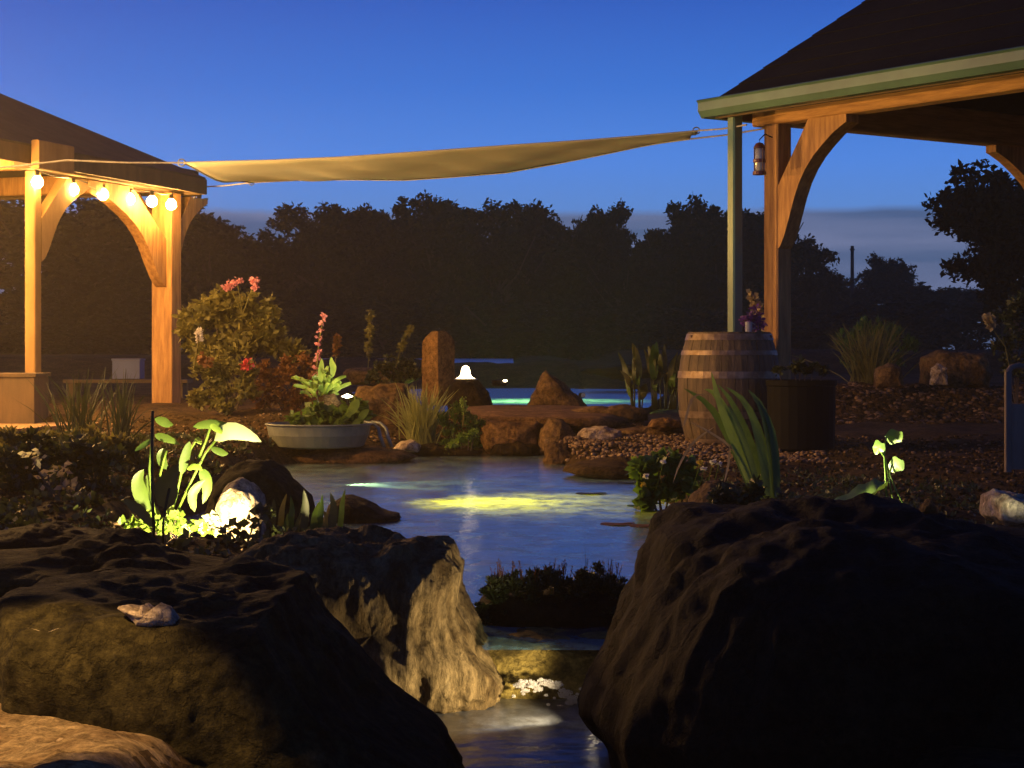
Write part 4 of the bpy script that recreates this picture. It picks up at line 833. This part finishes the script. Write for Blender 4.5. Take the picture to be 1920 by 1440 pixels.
bush('low green mat under the spoon shaped leaves', [(510, 1000, 14), (540, 1005, 14), (575, 1008, 14), (610, 1008, 12), (640, 1005, 10), (500, 960, 10)], 8.5, 900, .035, 'leaf_dark', seed=29)
bush('ground creeper with small pale leaves on the left bank', [(60, 860, 20), (90, 890, 22), (120, 880, 18), (80, 935, 22), (130, 915, 18), (160, 950, 18), (195, 960, 18)], 9.0, 110, .05, 'straw', seed=9)
bush('small leaved plants glowing around the rock spotlight', [(255, 985, 16), (280, 975, 16), (305, 990, 16), (330, 975, 14), (345, 995, 14), (372, 990, 12), (390, 1010, 12), (225, 1000, 14)], 8.3, 520, .04, 'leaf_lime', seed=10, aspect=.7)
bush('pale leaf cluster added for the glare of the rock spotlight', [(385, 990, 14), (400, 975, 12), (412, 1008, 13), (362, 1008, 12), (425, 1030, 9), (350, 995, 9), (400, 1030, 10)], 8.3, 420, .03, 'leaf_glare', seed=31, aspect=.8)  # pale colour stands in for white glare round the lamp
bush('dark sprigs across the face of the lit rock', [(430, 995, 12), (455, 1000, 16), (475, 985, 14), (485, 1020, 14), (460, 1035, 14), (490, 960, 8), (440, 1040, 8)], 7.85, 130, .045, 'leaf_dark', seed=11, aspect=.7)
bush('low wiry heather topped shrub by the cascade', [(930, 1105, 24), (960, 1098, 26), (1000, 1096, 30), (1040, 1094, 30), (1080, 1092, 30), (1120, 1092, 28), (1152, 1102, 22), (940, 1120, 20), (1000, 1120, 26), (1080, 1120, 26), (1140, 1115, 20), (910, 1150, 20), (960, 1155, 24), (1020, 1155, 24), (1080, 1155, 24), (1140, 1155, 24), (1165, 1130, 16)], 6.05, 26000, .017, 'leaf_dark', seed=13, aspect=.3, up=1.0, thick=.2)
r = random.Random(5); mb = MB(); q0 = P(1040, 1110, 6.05); T = empty('heather', q0, 'upright dry heather sprigs on the cascade shrub', 'plant')
for k in range(60):
    px = r.choice([935, 950, 975, 1000, 1030, 1050, 1060, 1090, 1135, 1150])+r.uniform(-10, 10); b_ = P(px, 1092, 6.05); tp = P(px+r.uniform(-10, 10), r.uniform(1045, 1075), 6.05)
    mb.tube([b_, b_.lerp(tp, .5), tp], [.0012, .001, .0008], 4)
    for j in range(7):
        q_ = b_.lerp(tp, .4+.6*j/7); u = Vector((r.uniform(-1, 1), r.uniform(-.5, .5), r.uniform(.2, 1))).normalized()*.008; mb.blade([q_, q_+u*.5, q_+u], [.001, .0028, .0004])
o_ = part(mb, 'sprigs', M['rust'], T); o_['kind'] = 'stuff'
mb = MB()
for px, py in ((1098, 1022), (1092, 1030), (1104, 1030)): mb.blade([P(px, py+8, 6.4), P(px-1, py+3, 6.4), P(px-3, py-2, 6.4)], [.001, .004, .0005])
mb.tube([P(1096, 1090, 6.4), P(1098, 1055, 6.4), P(1097, 1030, 6.4)], .0008, 4); part(mb, 'tall_sprig', M['leaf_dark'], T)
bush('dim broad bush behind the gravel bank stones', [(1590, 640, 26), (1620, 625, 28), (1650, 620, 28), (1680, 630, 26), (1705, 650, 18), (1600, 680, 26), (1640, 670, 28), (1680, 680, 22)], 23, 3600, .07, 'leaf', seed=14, aspect=.2, up=1.5)
bush('dark foliage at the right edge above the gravel bank', [(1890, 590, 30), (1915, 570, 30), (1920, 630, 34), (1885, 650, 26), (1900, 690, 28), (1930, 690, 30)], 20.5, 2400, .06, 'leaf_dark', seed=15)
bush('leafy marginal clump on the right pond edge', [(1205, 885, 20), (1235, 870, 22), (1265, 870, 22), (1290, 885, 18), (1220, 915, 22), (1255, 920, 24), (1285, 915, 18), (1215, 940, 14)], 10.3, 900, .06, 'leaf', seed=16, aspect=.85)
bush('tangled dark ground plants behind the right boulder', [(1340, 960, 20), (1390, 940, 24), (1430, 960, 26), (1470, 950, 24), (1350, 935, 18), (1420, 920, 18)], 7.9, 1500, .035, 'leaf_dark', seed=17)
bush('purple flowers planted in the top of the barrel', [(1398, 600, 14), (1412, 588, 15), (1425, 605, 12), (1408, 615, 12)], 15.15, 500, .035, 'purple', name='flowers', cat='flowers', seed=18)
bush('trailing plant in the black planter', [(1488, 690, 8), (1500, 682, 10), (1525, 688, 10), (1545, 695, 8), (1510, 696, 10), (1460, 696, 9)], 14.5, 380, .05, 'leaf_dark', name='plant', cat='plant', seed=19)

gp = scatter(1500, -4.4, -.5, 6.6, 14.5); gp = gp[poly_sd(gp[:, 0], gp[:, 1], pool) > .12]
V, Q = leaf_cloud(gp, np.full((len(gp), 3), .05)*np.array([1, 1, .5]), 16000, .045, 77, aspect=.55, up=.5)
tag(np_mesh('ground_cover', V, Q, M['leaf_dark']), 'dark creeping leaves covering the left bank', kind='stuff')
gp = scatter(500, 1.0, 2.6, 7.0, 11.5); V, Q = leaf_cloud(gp, np.full((len(gp), 3), .04)*np.array([1, 1, .5]), 4500, .035, 78, aspect=.4, up=.6)
tag(np_mesh('ground_cover', V, Q, M['leaf_dark']), 'dark weeds along the right pond bank', kind='stuff')
# ---- grasses and blades
def tuft(label, cx, by, d, n, wpx, hpx, m, wd=.006, lean=0.0, seed=1, name='grass_tuft', cat='grass', group=None, droop=.3, kind=None):
    r = random.Random(seed); b0 = P(cx, by, d); T = empty(name, b0, label, cat, group); s = d/F; mb = MB()
    for i in range(n):
        bx = r.gauss(0, wpx*.12)*s; hx = r.uniform(.55, 1.0)*hpx*s; ox = (r.gauss(0, .33)*wpx+lean*hpx)*s; oy = r.gauss(0, .25)*wpx*s
        a_ = b0+Vector((bx, r.gauss(0, .03), -.02)); c_ = a_+Vector((ox*.35, oy*.35, hx*.62)); e_ = a_+Vector((ox, oy, hx*(1-droop*r.random()*abs(ox)/(wpx*s+1e-6))))
        pts = [a_.lerp(c_, t).lerp(c_.lerp(e_, t), t) for t in (0, .25, .5, .75, 1)]
        w_ = wd*r.uniform(.7, 1.2); mb.blade(pts, [w_*.6, w_, w_*.9, w_*.6, w_*.08], side=Vector((1, r.uniform(-.6, .6), 0)))
    o_ = part(mb, 'blades', M[m], T); o_['kind'] = 'stuff'
    return T
tuft('bright yellow green sedge tuft on the far pond bank', 790, 838, 15.9, 190, 95, 130, 'grass', wd=.006, seed=2)
tuft('thin reeds before the deck on the left', 150, 850, 12.5, 70, 130, 180, 'leaf_dark', wd=.005, seed=3, name='reeds', cat='reeds')
tuft('second stand of thin reeds nearer the orange post', 225, 850, 12.2, 50, 90, 170, 'leaf_dark', wd=.005, seed=4, name='reeds', cat='reeds')
tuft('tall ornamental grass at the right beyond the gravel', 1630, 728, 22.2, 170, 140, 140, 'leaf_olive', wd=.008, seed=5)
tuft('small wisp of dry grass on the foreground boulder', 105, 1166, 3.97, 24, 70, 20, 'straw', wd=.0012, seed=6, droop=1.0)
tuft('tiny grass sprig hanging on the lit crag', 172*1+440, 1170, 5.2, 6, 10, 26, 'leaf_olive', wd=.0015, seed=7)
tuft('short grass fringe at the foot of the left sand patch', 30, 1246, 4.3, 30, 60, 18, 'leaf_olive', wd=.0015, seed=8)
def leafobj(T, pts, w_, m, label=None, side=None, fold=.25, name='leaf'):
    n = len(pts); k = 9
    P_ = []
    for i in range(k):
        u = i/(k-1)*(n-1); a = int(min(u, n-2)); t = u-a
        p0_ = pts[max(a-1, 0)]; p1_ = pts[a]; p2_ = pts[a+1]; p3_ = pts[min(a+2, n-1)]
        P_.append(0.5*((2*p1_)+(p2_-p0_)*t+(2*p0_-5*p1_+4*p2_-p3_)*t*t+(3*p1_-p0_-3*p2_+p3_)*t**3))
    wds = [w_*max(.03, math.sin(math.pi*(i/(k-1))**.75)**.8) for i in range(k)]
    mb = MB(); mb.blade(P_, wds, side=side, fold=fold); o_ = part(mb, name, M[m], T, label); 
    for pl in o_.data.polygons: pl.use_smooth = True
    return o_
def stalk(T, pts, r_, m='leaf_lime'):
    mb = MB(); mb.tube(pts, r_, 6); return part(mb, 'stalk', M[m], T, smooth=True)
# arching sedge on the right bank
d = 8.4; T = empty('sedge', P(1435, 940, d), 'arching broad bladed sedge leaning left before the barrel', 'plant')
for k, (pts, w_) in enumerate([
    ([(1420, 945), (1385, 850), (1350, 760), (1334, 698)], 9), ([(1425, 945), (1390, 830), (1345, 745), (1320, 730)], 8), ([(1415, 940), (1370, 830), (1330, 762), (1282, 728)], 8),
    ([(1440, 945), (1430, 860), (1410, 780), (1380, 735)], 9), ([(1450, 945), (1448, 860), (1430, 770), (1402, 730)], 9), ([(1445, 945), (1435, 850), (1400, 760), (1360, 725)], 8),
    ([(1430, 945), (1405, 860), (1380, 790), (1365, 760)], 7), ([(1455, 945), (1455, 880), (1445, 800), (1420, 750)], 8), ([(1435, 945), (1415, 850), (1375, 760), (1345, 720)], 7)]):
    leafobj(T, [P(x, y, d+(k % 3-1)*.06) for x, y in pts], w_/F*d, 'leaf' if k not in (0, 1) else 'leaf_lime', side=(1, .3, 0))  # first blades in lime, lamplight put into their colour
for pts in ([(1420, 940), (1380, 850), (1330, 810), (1290, 790)], [(1330, 740), (1300, 745), (1285, 790), (1282, 800)], [(1370, 832), (1366, 870), (1358, 905)], [(1340, 800), (1300, 830), (1275, 870), (1262, 905)]):
    leafobj(T, [P(x, y, d-.05) for x, y in pts], 2.6/F*d, 'straw', side=(1, .3, 0), label='thin dry bent blade')
# lily leaves on the right
d = 5.9; T = empty('water_lily', P(1670, 955, d), 'round lit lily leaves on thin stalks beside the right boulder', 'plant')
def disk(cx, cy, rx_, rz_, m, tilt=.9, name='leaf', label=None):
    c_ = P(cx, cy, d); mb = MB(); n = 24; s = d/F; v = [c_]; 
    for rr_ in (.5, 1):
        for i in range(n):
            a = 2*math.pi*i/n; w2 = 1+.05*math.sin(a*3+cx)
            v.append(c_+Vector((math.cos(a)*rx_*s*rr_*w2, -math.sin(a)*tilt*rz_*s*rr_*.3-math.cos(a)*rx_*s*rr_*.9+.004*rr_*rr_, math.sin(a)*rz_*s*rr_*w2+.004*math.sin(a*4)*rr_)))
    f = [(0, 1+i, 1+(i+1) % n) for i in range(n)]+[(1+i, 1+n+i, 1+n+(i+1) % n, 1+(i+1) % n) for i in range(n)]
    mb.add(v, f); o_ = part(mb, name, M[m], T, label, smooth=True); return o_
disk(1677, 819, 14, 14, 'leaf_lime'); disk(1648, 839, 10, 12.5, 'leaf_lime'); disk(1681, 872, 13, 14.5, 'leaf_lime')
for pts in ([(1664, 955), (1660, 900), (1658, 850), (1662, 818)], [(1676, 955), (1668, 905), (1660, 860), (1650, 845)], [(1697, 952), (1680, 920), (1668, 890), (1672, 872)]):
    stalk(T, [P(x, y, d+.01) for x, y in pts], .0028)
c0 = P(1550, 950, d)
mb = MB(); top_ = [(1550, 940), (1580, 930), (1610, 910), (1640, 898), (1660, 903)]; bot_ = [(1552, 956), (1585, 955), (1615, 950), (1640, 928), (1665, 908)]
v = []
for i in range(13):
    u = i/12*4; a = int(min(u, 3)); t = u-a
    tx = top_[a][0]+(top_[a+1][0]-top_[a][0])*t; ty = top_[a][1]+(top_[a+1][1]-top_[a][1])*t; bx = bot_[a][0]+(bot_[a+1][0]-bot_[a][0])*t; by = bot_[a][1]+(bot_[a+1][1]-bot_[a][1])*t
    pt = P(tx, ty+2.5*math.sin(i*1.9), d+.22); pb = P(bx, by+2*math.sin(i*2.3), d-.02)
    for j in range(7):
        s_ = j/6; q_ = pt.lerp(pb, s_); q_.z -= .012*math.sin(math.pi*s_); q_.z += .012*(s_ > .99)
        v.append(q_)
mb.add(v, [(i*7+j, i*7+j+1, (i+1)*7+j+1, (i+1)*7+j) for i in range(12) for j in range(6)]); part(mb, 'leaf', M['leaf_lime'], T, label='large wavy edged floating leaf', smooth=True)

# pickerel weed, left, lit by the rock spotlight
d = 8.4; T = empty('pickerel_weed', P(350, 1000, d), 'broad leaved water plant with one leaf coloured as lit white on the left', 'plant')
LV = [([(402, 826), (425, 808), (455, 812), (490, 828)], 17, 'leaf_glare'), ([(362, 800), (390, 795), (420, 798), (440, 803)], 9, 'leaf'), ([(290, 785), (305, 790), (315, 795), (325, 796)], 9, 'leaf'),
      ([(290, 815), (305, 820), (320, 825), (338, 834)], 8, 'leaf'), ([(283, 825), (275, 832), (262, 840), (253, 846)], 6, 'leaf'), ([(340, 890), (345, 865), (352, 840), (356, 828)], 9, 'leaf'),
      ([(312, 880), (304, 865), (302, 850), (310, 840)], 9, 'leaf'), ([(395, 840), (410, 846), (420, 850), (428, 850)], 7, 'leaf'), ([(350, 880), (362, 875), (372, 876), (380, 882)], 6, 'leaf_lime'),
      ([(375, 880), (385, 895), (388, 920), (380, 945)], 11, 'leaf'), ([(280, 960), (265, 930), (258, 900), (270, 880)], 14, 'leaf'), ([(290, 985), (278, 950), (272, 920), (276, 890)], 10, 'leaf'),
      ([(396, 795), (400, 800), (412, 808), (418, 815)], 6, 'leaf_lime'), ([(365, 960), (360, 930), (372, 910), (385, 900)], 9, 'leaf'), ([(378, 830), (372, 824), (366, 826), (360, 835)], 4, 'leaf_lime'),
      ([(300, 1000), (296, 975), (292, 960), (288, 950)], 8, 'leaf'), ([(330, 1000), (322, 975), (320, 955), (326, 935)], 8, 'leaf_lime')]
for k, (pts, w_, m_) in enumerate(LV):
    leafobj(T, [P(x, y, d+(k % 4-1.5)*.04) for x, y in pts], w_/F*d, m_, side=(.5, .2, .85) if abs(pts[0][0]-pts[-1][0]) > abs(pts[0][1]-pts[-1][1]) else (1, .2, .1), label='leaf coloured pale for the spotlight glare' if k == 0 else None)
for pts in ([(332, 960), (360, 900), (385, 850), (404, 826)], [(325, 955), (335, 910), (342, 880), (345, 870)], [(372, 860), (385, 830), (395, 800), (397, 795)], [(296, 990), (284, 930), (280, 880), (284, 830)], [(318, 930), (300, 890), (308, 860), (312, 845)], [(345, 880), (352, 850), (366, 828), (378, 832)]):
    stalk(T, [P(x, y, d) for x, y in pts], .006)
# dark silhouetted stems in front
d = 7.2; T = empty('arrowhead_plant', P(300, 1015, d), 'dark silhouetted arrowhead leaf in front of the lit water plant', 'plant')
stalk(T, [P(x, y, d) for x, y in ((290, 1020), (286, 940), (285, 850), (286, 770))], .006, 'leaf_dark'); stalk(T, [P(x, y, d) for x, y in ((306, 1020), (306, 980), (312, 940), (318, 915))], .005, 'leaf_dark')
leafobj(T, [P(x, y, d) for x, y in ((312, 955), (312, 925), (316, 900), (335, 870))], 22/F*d, 'leaf_dark', side=(1, .1, .1)); leafobj(T, [P(x, y, d) for x, y in ((290, 990), (265, 960), (245, 945), (232, 935))], 10/F*d, 'leaf_dark', side=(.3, .1, 1))
# spoon leaves right of the lit rock
d = 8.8; T = empty('water_plantain', P(580, 1010, d), 'row of upright spoon shaped leaves behind the lit crag', 'plant')
for k, (x, y0, y1, w_) in enumerate([(512, 1000, 935, 9), (528, 1002, 925, 8), (548, 1003, 930, 10), (572, 1003, 918, 10), (590, 1004, 940, 10), (603, 1004, 925, 9), (625, 1003, 925, 10), (640, 1003, 915, 8), (560, 1004, 960, 8), (612, 1004, 955, 8), (536, 1004, 965, 7)]):
    leafobj(T, [P(x-3, y0, d+(k % 3)*.05), P(x-2, (2*y0+y1)/3, d), P(x+1, (y0+2*y1)/3, d), P(x+2+8*math.sin(k*1.9), y1+6*math.sin(k*3.1), d)], w_*.85/F*d, 'leaf_olive' if k in (1, 8, 9) else 'leaf_dark' if k % 3 == 0 else 'leaf', side=(1, .9*math.sin(k*2.1), 0))
# fan leaved plant by lamp
d = 16.5; T = empty('fan_leaved_plant', P(615, 750, d), 'spiky fan leaved plant glaring green beside the bank spotlight', 'plant')
r = random.Random(3)
for k in range(34):
    a = math.radians(r.uniform(25, 165)); L_ = r.uniform(25, 62); bx = r.uniform(585, 630); by = r.uniform(725, 748); ex = bx+math.cos(a)*L_*.8; ey = by-math.sin(a)*L_
    leafobj(T, [P(bx, by, d), P((bx+ex)/2, (by+ey)/2-4, d+r.uniform(-.1, .05)), P(ex, ey+3, d+r.uniform(-.15, .05)), P(ex+2, ey+5, d)], r.uniform(2.5, 5)/F*d, 'leaf_lime' if k % 2 else 'leaf', side=(-math.sin(a), .3, math.cos(a)), name='leaf')
for pts in ([(600, 720), (602, 700), (603, 685), (603, 672)], [(622, 710), (625, 690), (622, 680), (621, 669)]):
    leafobj(T, [P(x, y, d-.05) for x, y in pts], 6/F*d, 'leaf_lime', side=(1, 0, 0))
# tub leaves, large
d = 14.85; T = empty('heart_leaved_plant', P(660, 800, d), 'heart leaved plant at the right rim of the steel tub', 'plant')
for pts, w_ in (([(655, 778), (662, 765), (668, 755), (672, 748)], 9), ([(640, 790), (650, 780), (656, 775), (660, 772)], 6), ([(672, 790), (680, 778), (686, 772), (692, 768)], 7), ([(660, 800), (668, 792), (675, 788), (684, 790)], 6), ([(625, 800), (634, 792), (640, 788), (646, 790)], 6)):
    leafobj(T, [P(x, y, d) for x, y in pts], w_/F*d, 'leaf_lime', side=(1, .2, -.3))
# broad leaf clump left of barrel
d = 17.8; T = empty('canna', P(1225, 770, d), 'dim broad leaved clump left of the oak barrel', 'plant')
r = random.Random(9)
for k in range(30):
    x = r.uniform(1178, 1276); h_ = r.uniform(45, 128) if k > 5 else r.uniform(105, 130); y1 = 768-h_; l_ = (x-1228)*.35+r.uniform(-16, 16); yb = 768-h_*r.uniform(.35, .6); w_ = r.uniform(5, 11)
    stalk(T, [P(x, 768, d), P(x+l_*.2, yb, d)], .008, 'leaf_dark')
    leafobj(T, [P(x+l_*.2, yb+2, d), P(x+l_*.45, (2*yb+y1)/3, d+r.uniform(-.05, .1)), P(x+l_*.7, (yb+2*y1)/3, d+r.uniform(-.1, .15)), P(x+l_*1.2, y1, d+r.uniform(-.15, .2))], w_/F*d, 'leaf_olive' if k % 4 == 0 else 'leaf_dark' if k % 2 else 'leaf', side=(1, r.uniform(-1.2, 1.2), 0))
# flower spikes
def spike(label, pts, d, m, seed, nfl=26, size=.03, top=.45, name='flower_spike'):
    T = empty(name, P(*pts[0], d), label, 'plant'); r = np.random.default_rng(seed); mb = MB(); pp = [P(x, y, d) for x, y in pts]; mb.tube(pp, .007, 5); part(mb, 'stalk', M['leaf_olive'], T)
    cs = []
    for i in range(10):
        u = 1-top*(i/9); w_ = u*(len(pp)-1); a = int(min(w_, len(pp)-2)); cs.append(np.array(pp[a].lerp(pp[a+1], w_-a)))
    V, Q = leaf_cloud(cs, [.028]*10, nfl*5, size, seed, aspect=.8); np_mesh('florets', V, Q, M[m], parent=T)['kind'] = 'stuff'
spike('tall pale flower spike left of the lake strip', [(592, 740), (594, 690), (598, 640), (607, 592)], 16.9, 'pink', 1, top=.85, size=.035)
spike('thin upright flower spike before the dark treeline', [(690, 690), (693, 650), (692, 620), (696, 582)], 19.5, 'leaf_olive', 2, top=.8, size=.05)
spike('nodding seed head left of the standing stone', [(742, 690), (750, 660), (757, 640), (770, 612)], 19.5, 'leaf_olive', 3, top=.6, size=.045)
spike('small white flower spike beside the orange post', [(362, 700), (366, 670), (372, 640), (374, 618)], 16.9, 'white', 4, top=.25, size=.03)
spike('faint spike between bush and lake strip', [(628, 690), (630, 660), (632, 640), (632, 630)], 18, 'rust', 5, top=.7, size=.04)
spike('pampas plume leaning left of the right post', [(1445, 660), (1432, 600), (1420, 575), (1407, 553)], 15.9, 'straw', 6, top=.75, size=.05)
spike('dry plume at the right above the gravel bank', [(1895, 700), (1885, 650), (1860, 615), (1853, 592)], 20.0, 'straw', 7, top=.3, size=.06)
spike('tall flower stalk rising behind the slab', [(868, 800), (869, 780), (870, 765), (869, 748)], 15.8, 'leaf_lime', 8, top=.5, size=.02)
# lily pads on the pond
def pad(label, px, py, rx_, m, group):
    c_ = G(px, py, .004); s = c_.y/F; n = 22; mb = MB(); v = [c_]+[c_+Vector((math.cos(a)*rx_*s*(1+.04*math.sin(5*a+px)), math.sin(a)*rx_*s*.9, .003*math.sin(3*a))) for a in [.25+i/n*(2*math.pi-.5) for i in range(n+1)]]
    mb.add(v, [(0, i+1, i+2) for i in range(n)]); mb.add([q_-UP*.003 for q_ in v], [(0, i+2, i+1) for i in range(n)]); o_ = mb.build('lily_pad', M[m], origin=c_); tag(o_, label, 'lily pad', group)
for lab, px, py, rx_, m_ in (('reddish lily pad furthest left on the right side of the pond', 1160, 982, 34, 'rust'), ('reddish lily pad touching the right bank', 1215, 985, 36, 'rust'), ('small green lily pad below the marginal clump', 1200, 948, 24, 'leaf'), ('dark lily pad near the right bank middle', 1180, 905, 22, 'leaf_dark'), ('pale lily pad in the open blue water', 1110, 925, 30, 'leaf_dark'), ('green lily pad tucked against the bank plants', 1232, 958, 28, 'leaf')):
    pad(lab, px, py, rx_, m_, 'lily pads on the pond')
# tiny flowers by right bank
T = empty('marigold', G(1320, 900, .1), 'pale yellow flowers nodding above the right bank plants', 'flowers')
for k, (x, y) in enumerate(((1312, 868), (1337, 866), (1348, 870), (1210, 893), (1206, 908), (1244, 866), (1320, 878))):
    V, Q = leaf_cloud([np.array(P(x, y, 9.7))], [.006], 24, .018, 60+k, aspect=.8); np_mesh('flower', V, Q, M['yellow' if k in (0, 4) else 'white'], parent=T); mb = MB(); mb.tube([P(x, y, 9.7), P(x-6, y+25, 9.75), P(x-14, y+50, 9.8)], .0018, 4); part(mb, 'stalk', M['leaf'], T)
# cascade foam
def foam(label, blobs, n, seed, d):
    r = np.random.default_rng(seed); cs = []; rs = []
    for (x, y, rr_) in blobs: cs.append(np.array(P(x, y, d))); rs.append(np.array([rr_, rr_*.7, rr_*.5])/F*d)
    V, Q = leaf_cloud(cs, np.array(rs), n, .0032, seed, aspect=.9); o_ = np_mesh('cascade_foam', V, Q, M['white']); tag(o_, label, kind='stuff')
fr = random.Random(2)
foam('white foam where the water drops off the ledge', [(975, 1285, 12), (1000, 1284, 14), (1025, 1280, 14), (1045, 1283, 12), (1060, 1300, 14), (1075, 1310, 12), (1068, 1318, 9), (1030, 1345, 8), (985, 1295, 8), (1010, 1292, 9), (1050, 1325, 6)]+[(965+k*5+fr.uniform(-4, 4), 1280+max(0, k-14)*5+fr.uniform(-8, 7), fr.uniform(2, 6)) for k in range(24)]+[(fr.uniform(960, 1095), fr.uniform(1290, 1350), fr.uniform(1.5, 3)) for k in range(22)], 30000, 1, 5.5)


# timber frame at the right edge
d = 8.6; q = P(1905, 885, d); T = empty('timber_frame', q, 'small weathered arched timber frame at the right edge', 'frame'); s = d/F
mb = MB(); mb.bar(P(1890, 885, d), P(1890, 697, d), .028, .035, up=(0, 1, 0), bev=.004); part(mb, 'upright', M['grey_wood'], T)
mb = MB(); mb.bar(P(1930, 885, d), P(1930, 700, d), .028, .035, up=(0, 1, 0), bev=.004); part(mb, 'upright', M['grey_wood'], T)
mb = MB(); mb.tube([P(1890, 698, d), P(1896, 689, d), P(1910, 685, d), P(1924, 689, d), P(1930, 698, d)], .014, 8); part(mb, 'top_rail', M['grey_wood'], T)
mb = MB(); mb.bar(P(1910, 880, d+.01), P(1910, 757, d+.01), .075, .012, up=(0, 1, 0)); part(mb, 'panel', M['grey_wood'], T)
# barrel-top cup
q = P(1404, 622, 15.0); T = empty('cup', q, 'small pale glass with a handle on top of the barrel', 'cup')
mb = MB(); mb.lathe(q, [(.001, 0), (.028, 0), (.03, .08), (.026, .08), (.025, .01)], 12); part(mb, 'body', M['glass'], T)
mb = MB(); mb.tube([q+Vector((.028, 0, .07)), q+Vector((.05, 0, .06)), q+Vector((.05, 0, .03)), q+Vector((.028, 0, .02))], .004, 6); part(mb, 'handle', M['glass'], T)
print('built', len(bpy.data.objects))

# added volume giving the lens glare as a thin mist
if VEIL:
    mb = MB(); mb.box((0, 79, 6), (304, 228, 15)); m = bpy.data.materials.new('veil'); m.use_nodes = True; n = m.node_tree.nodes; n.clear()
    pv = n.new('ShaderNodeVolumePrincipled'); pv.inputs['Density'].default_value = VEIL; pv.inputs['Color'].default_value = (.97, .82, .5, 1); pv.inputs['Anisotropy'].default_value = 0.5
    ou = n.new('ShaderNodeOutputMaterial'); m.node_tree.links.new(pv.outputs[0], ou.inputs['Volume'])
    o = mb.build('glare_veil', m); tag(o, 'added warm mist glowing round the lamps', kind='stuff')
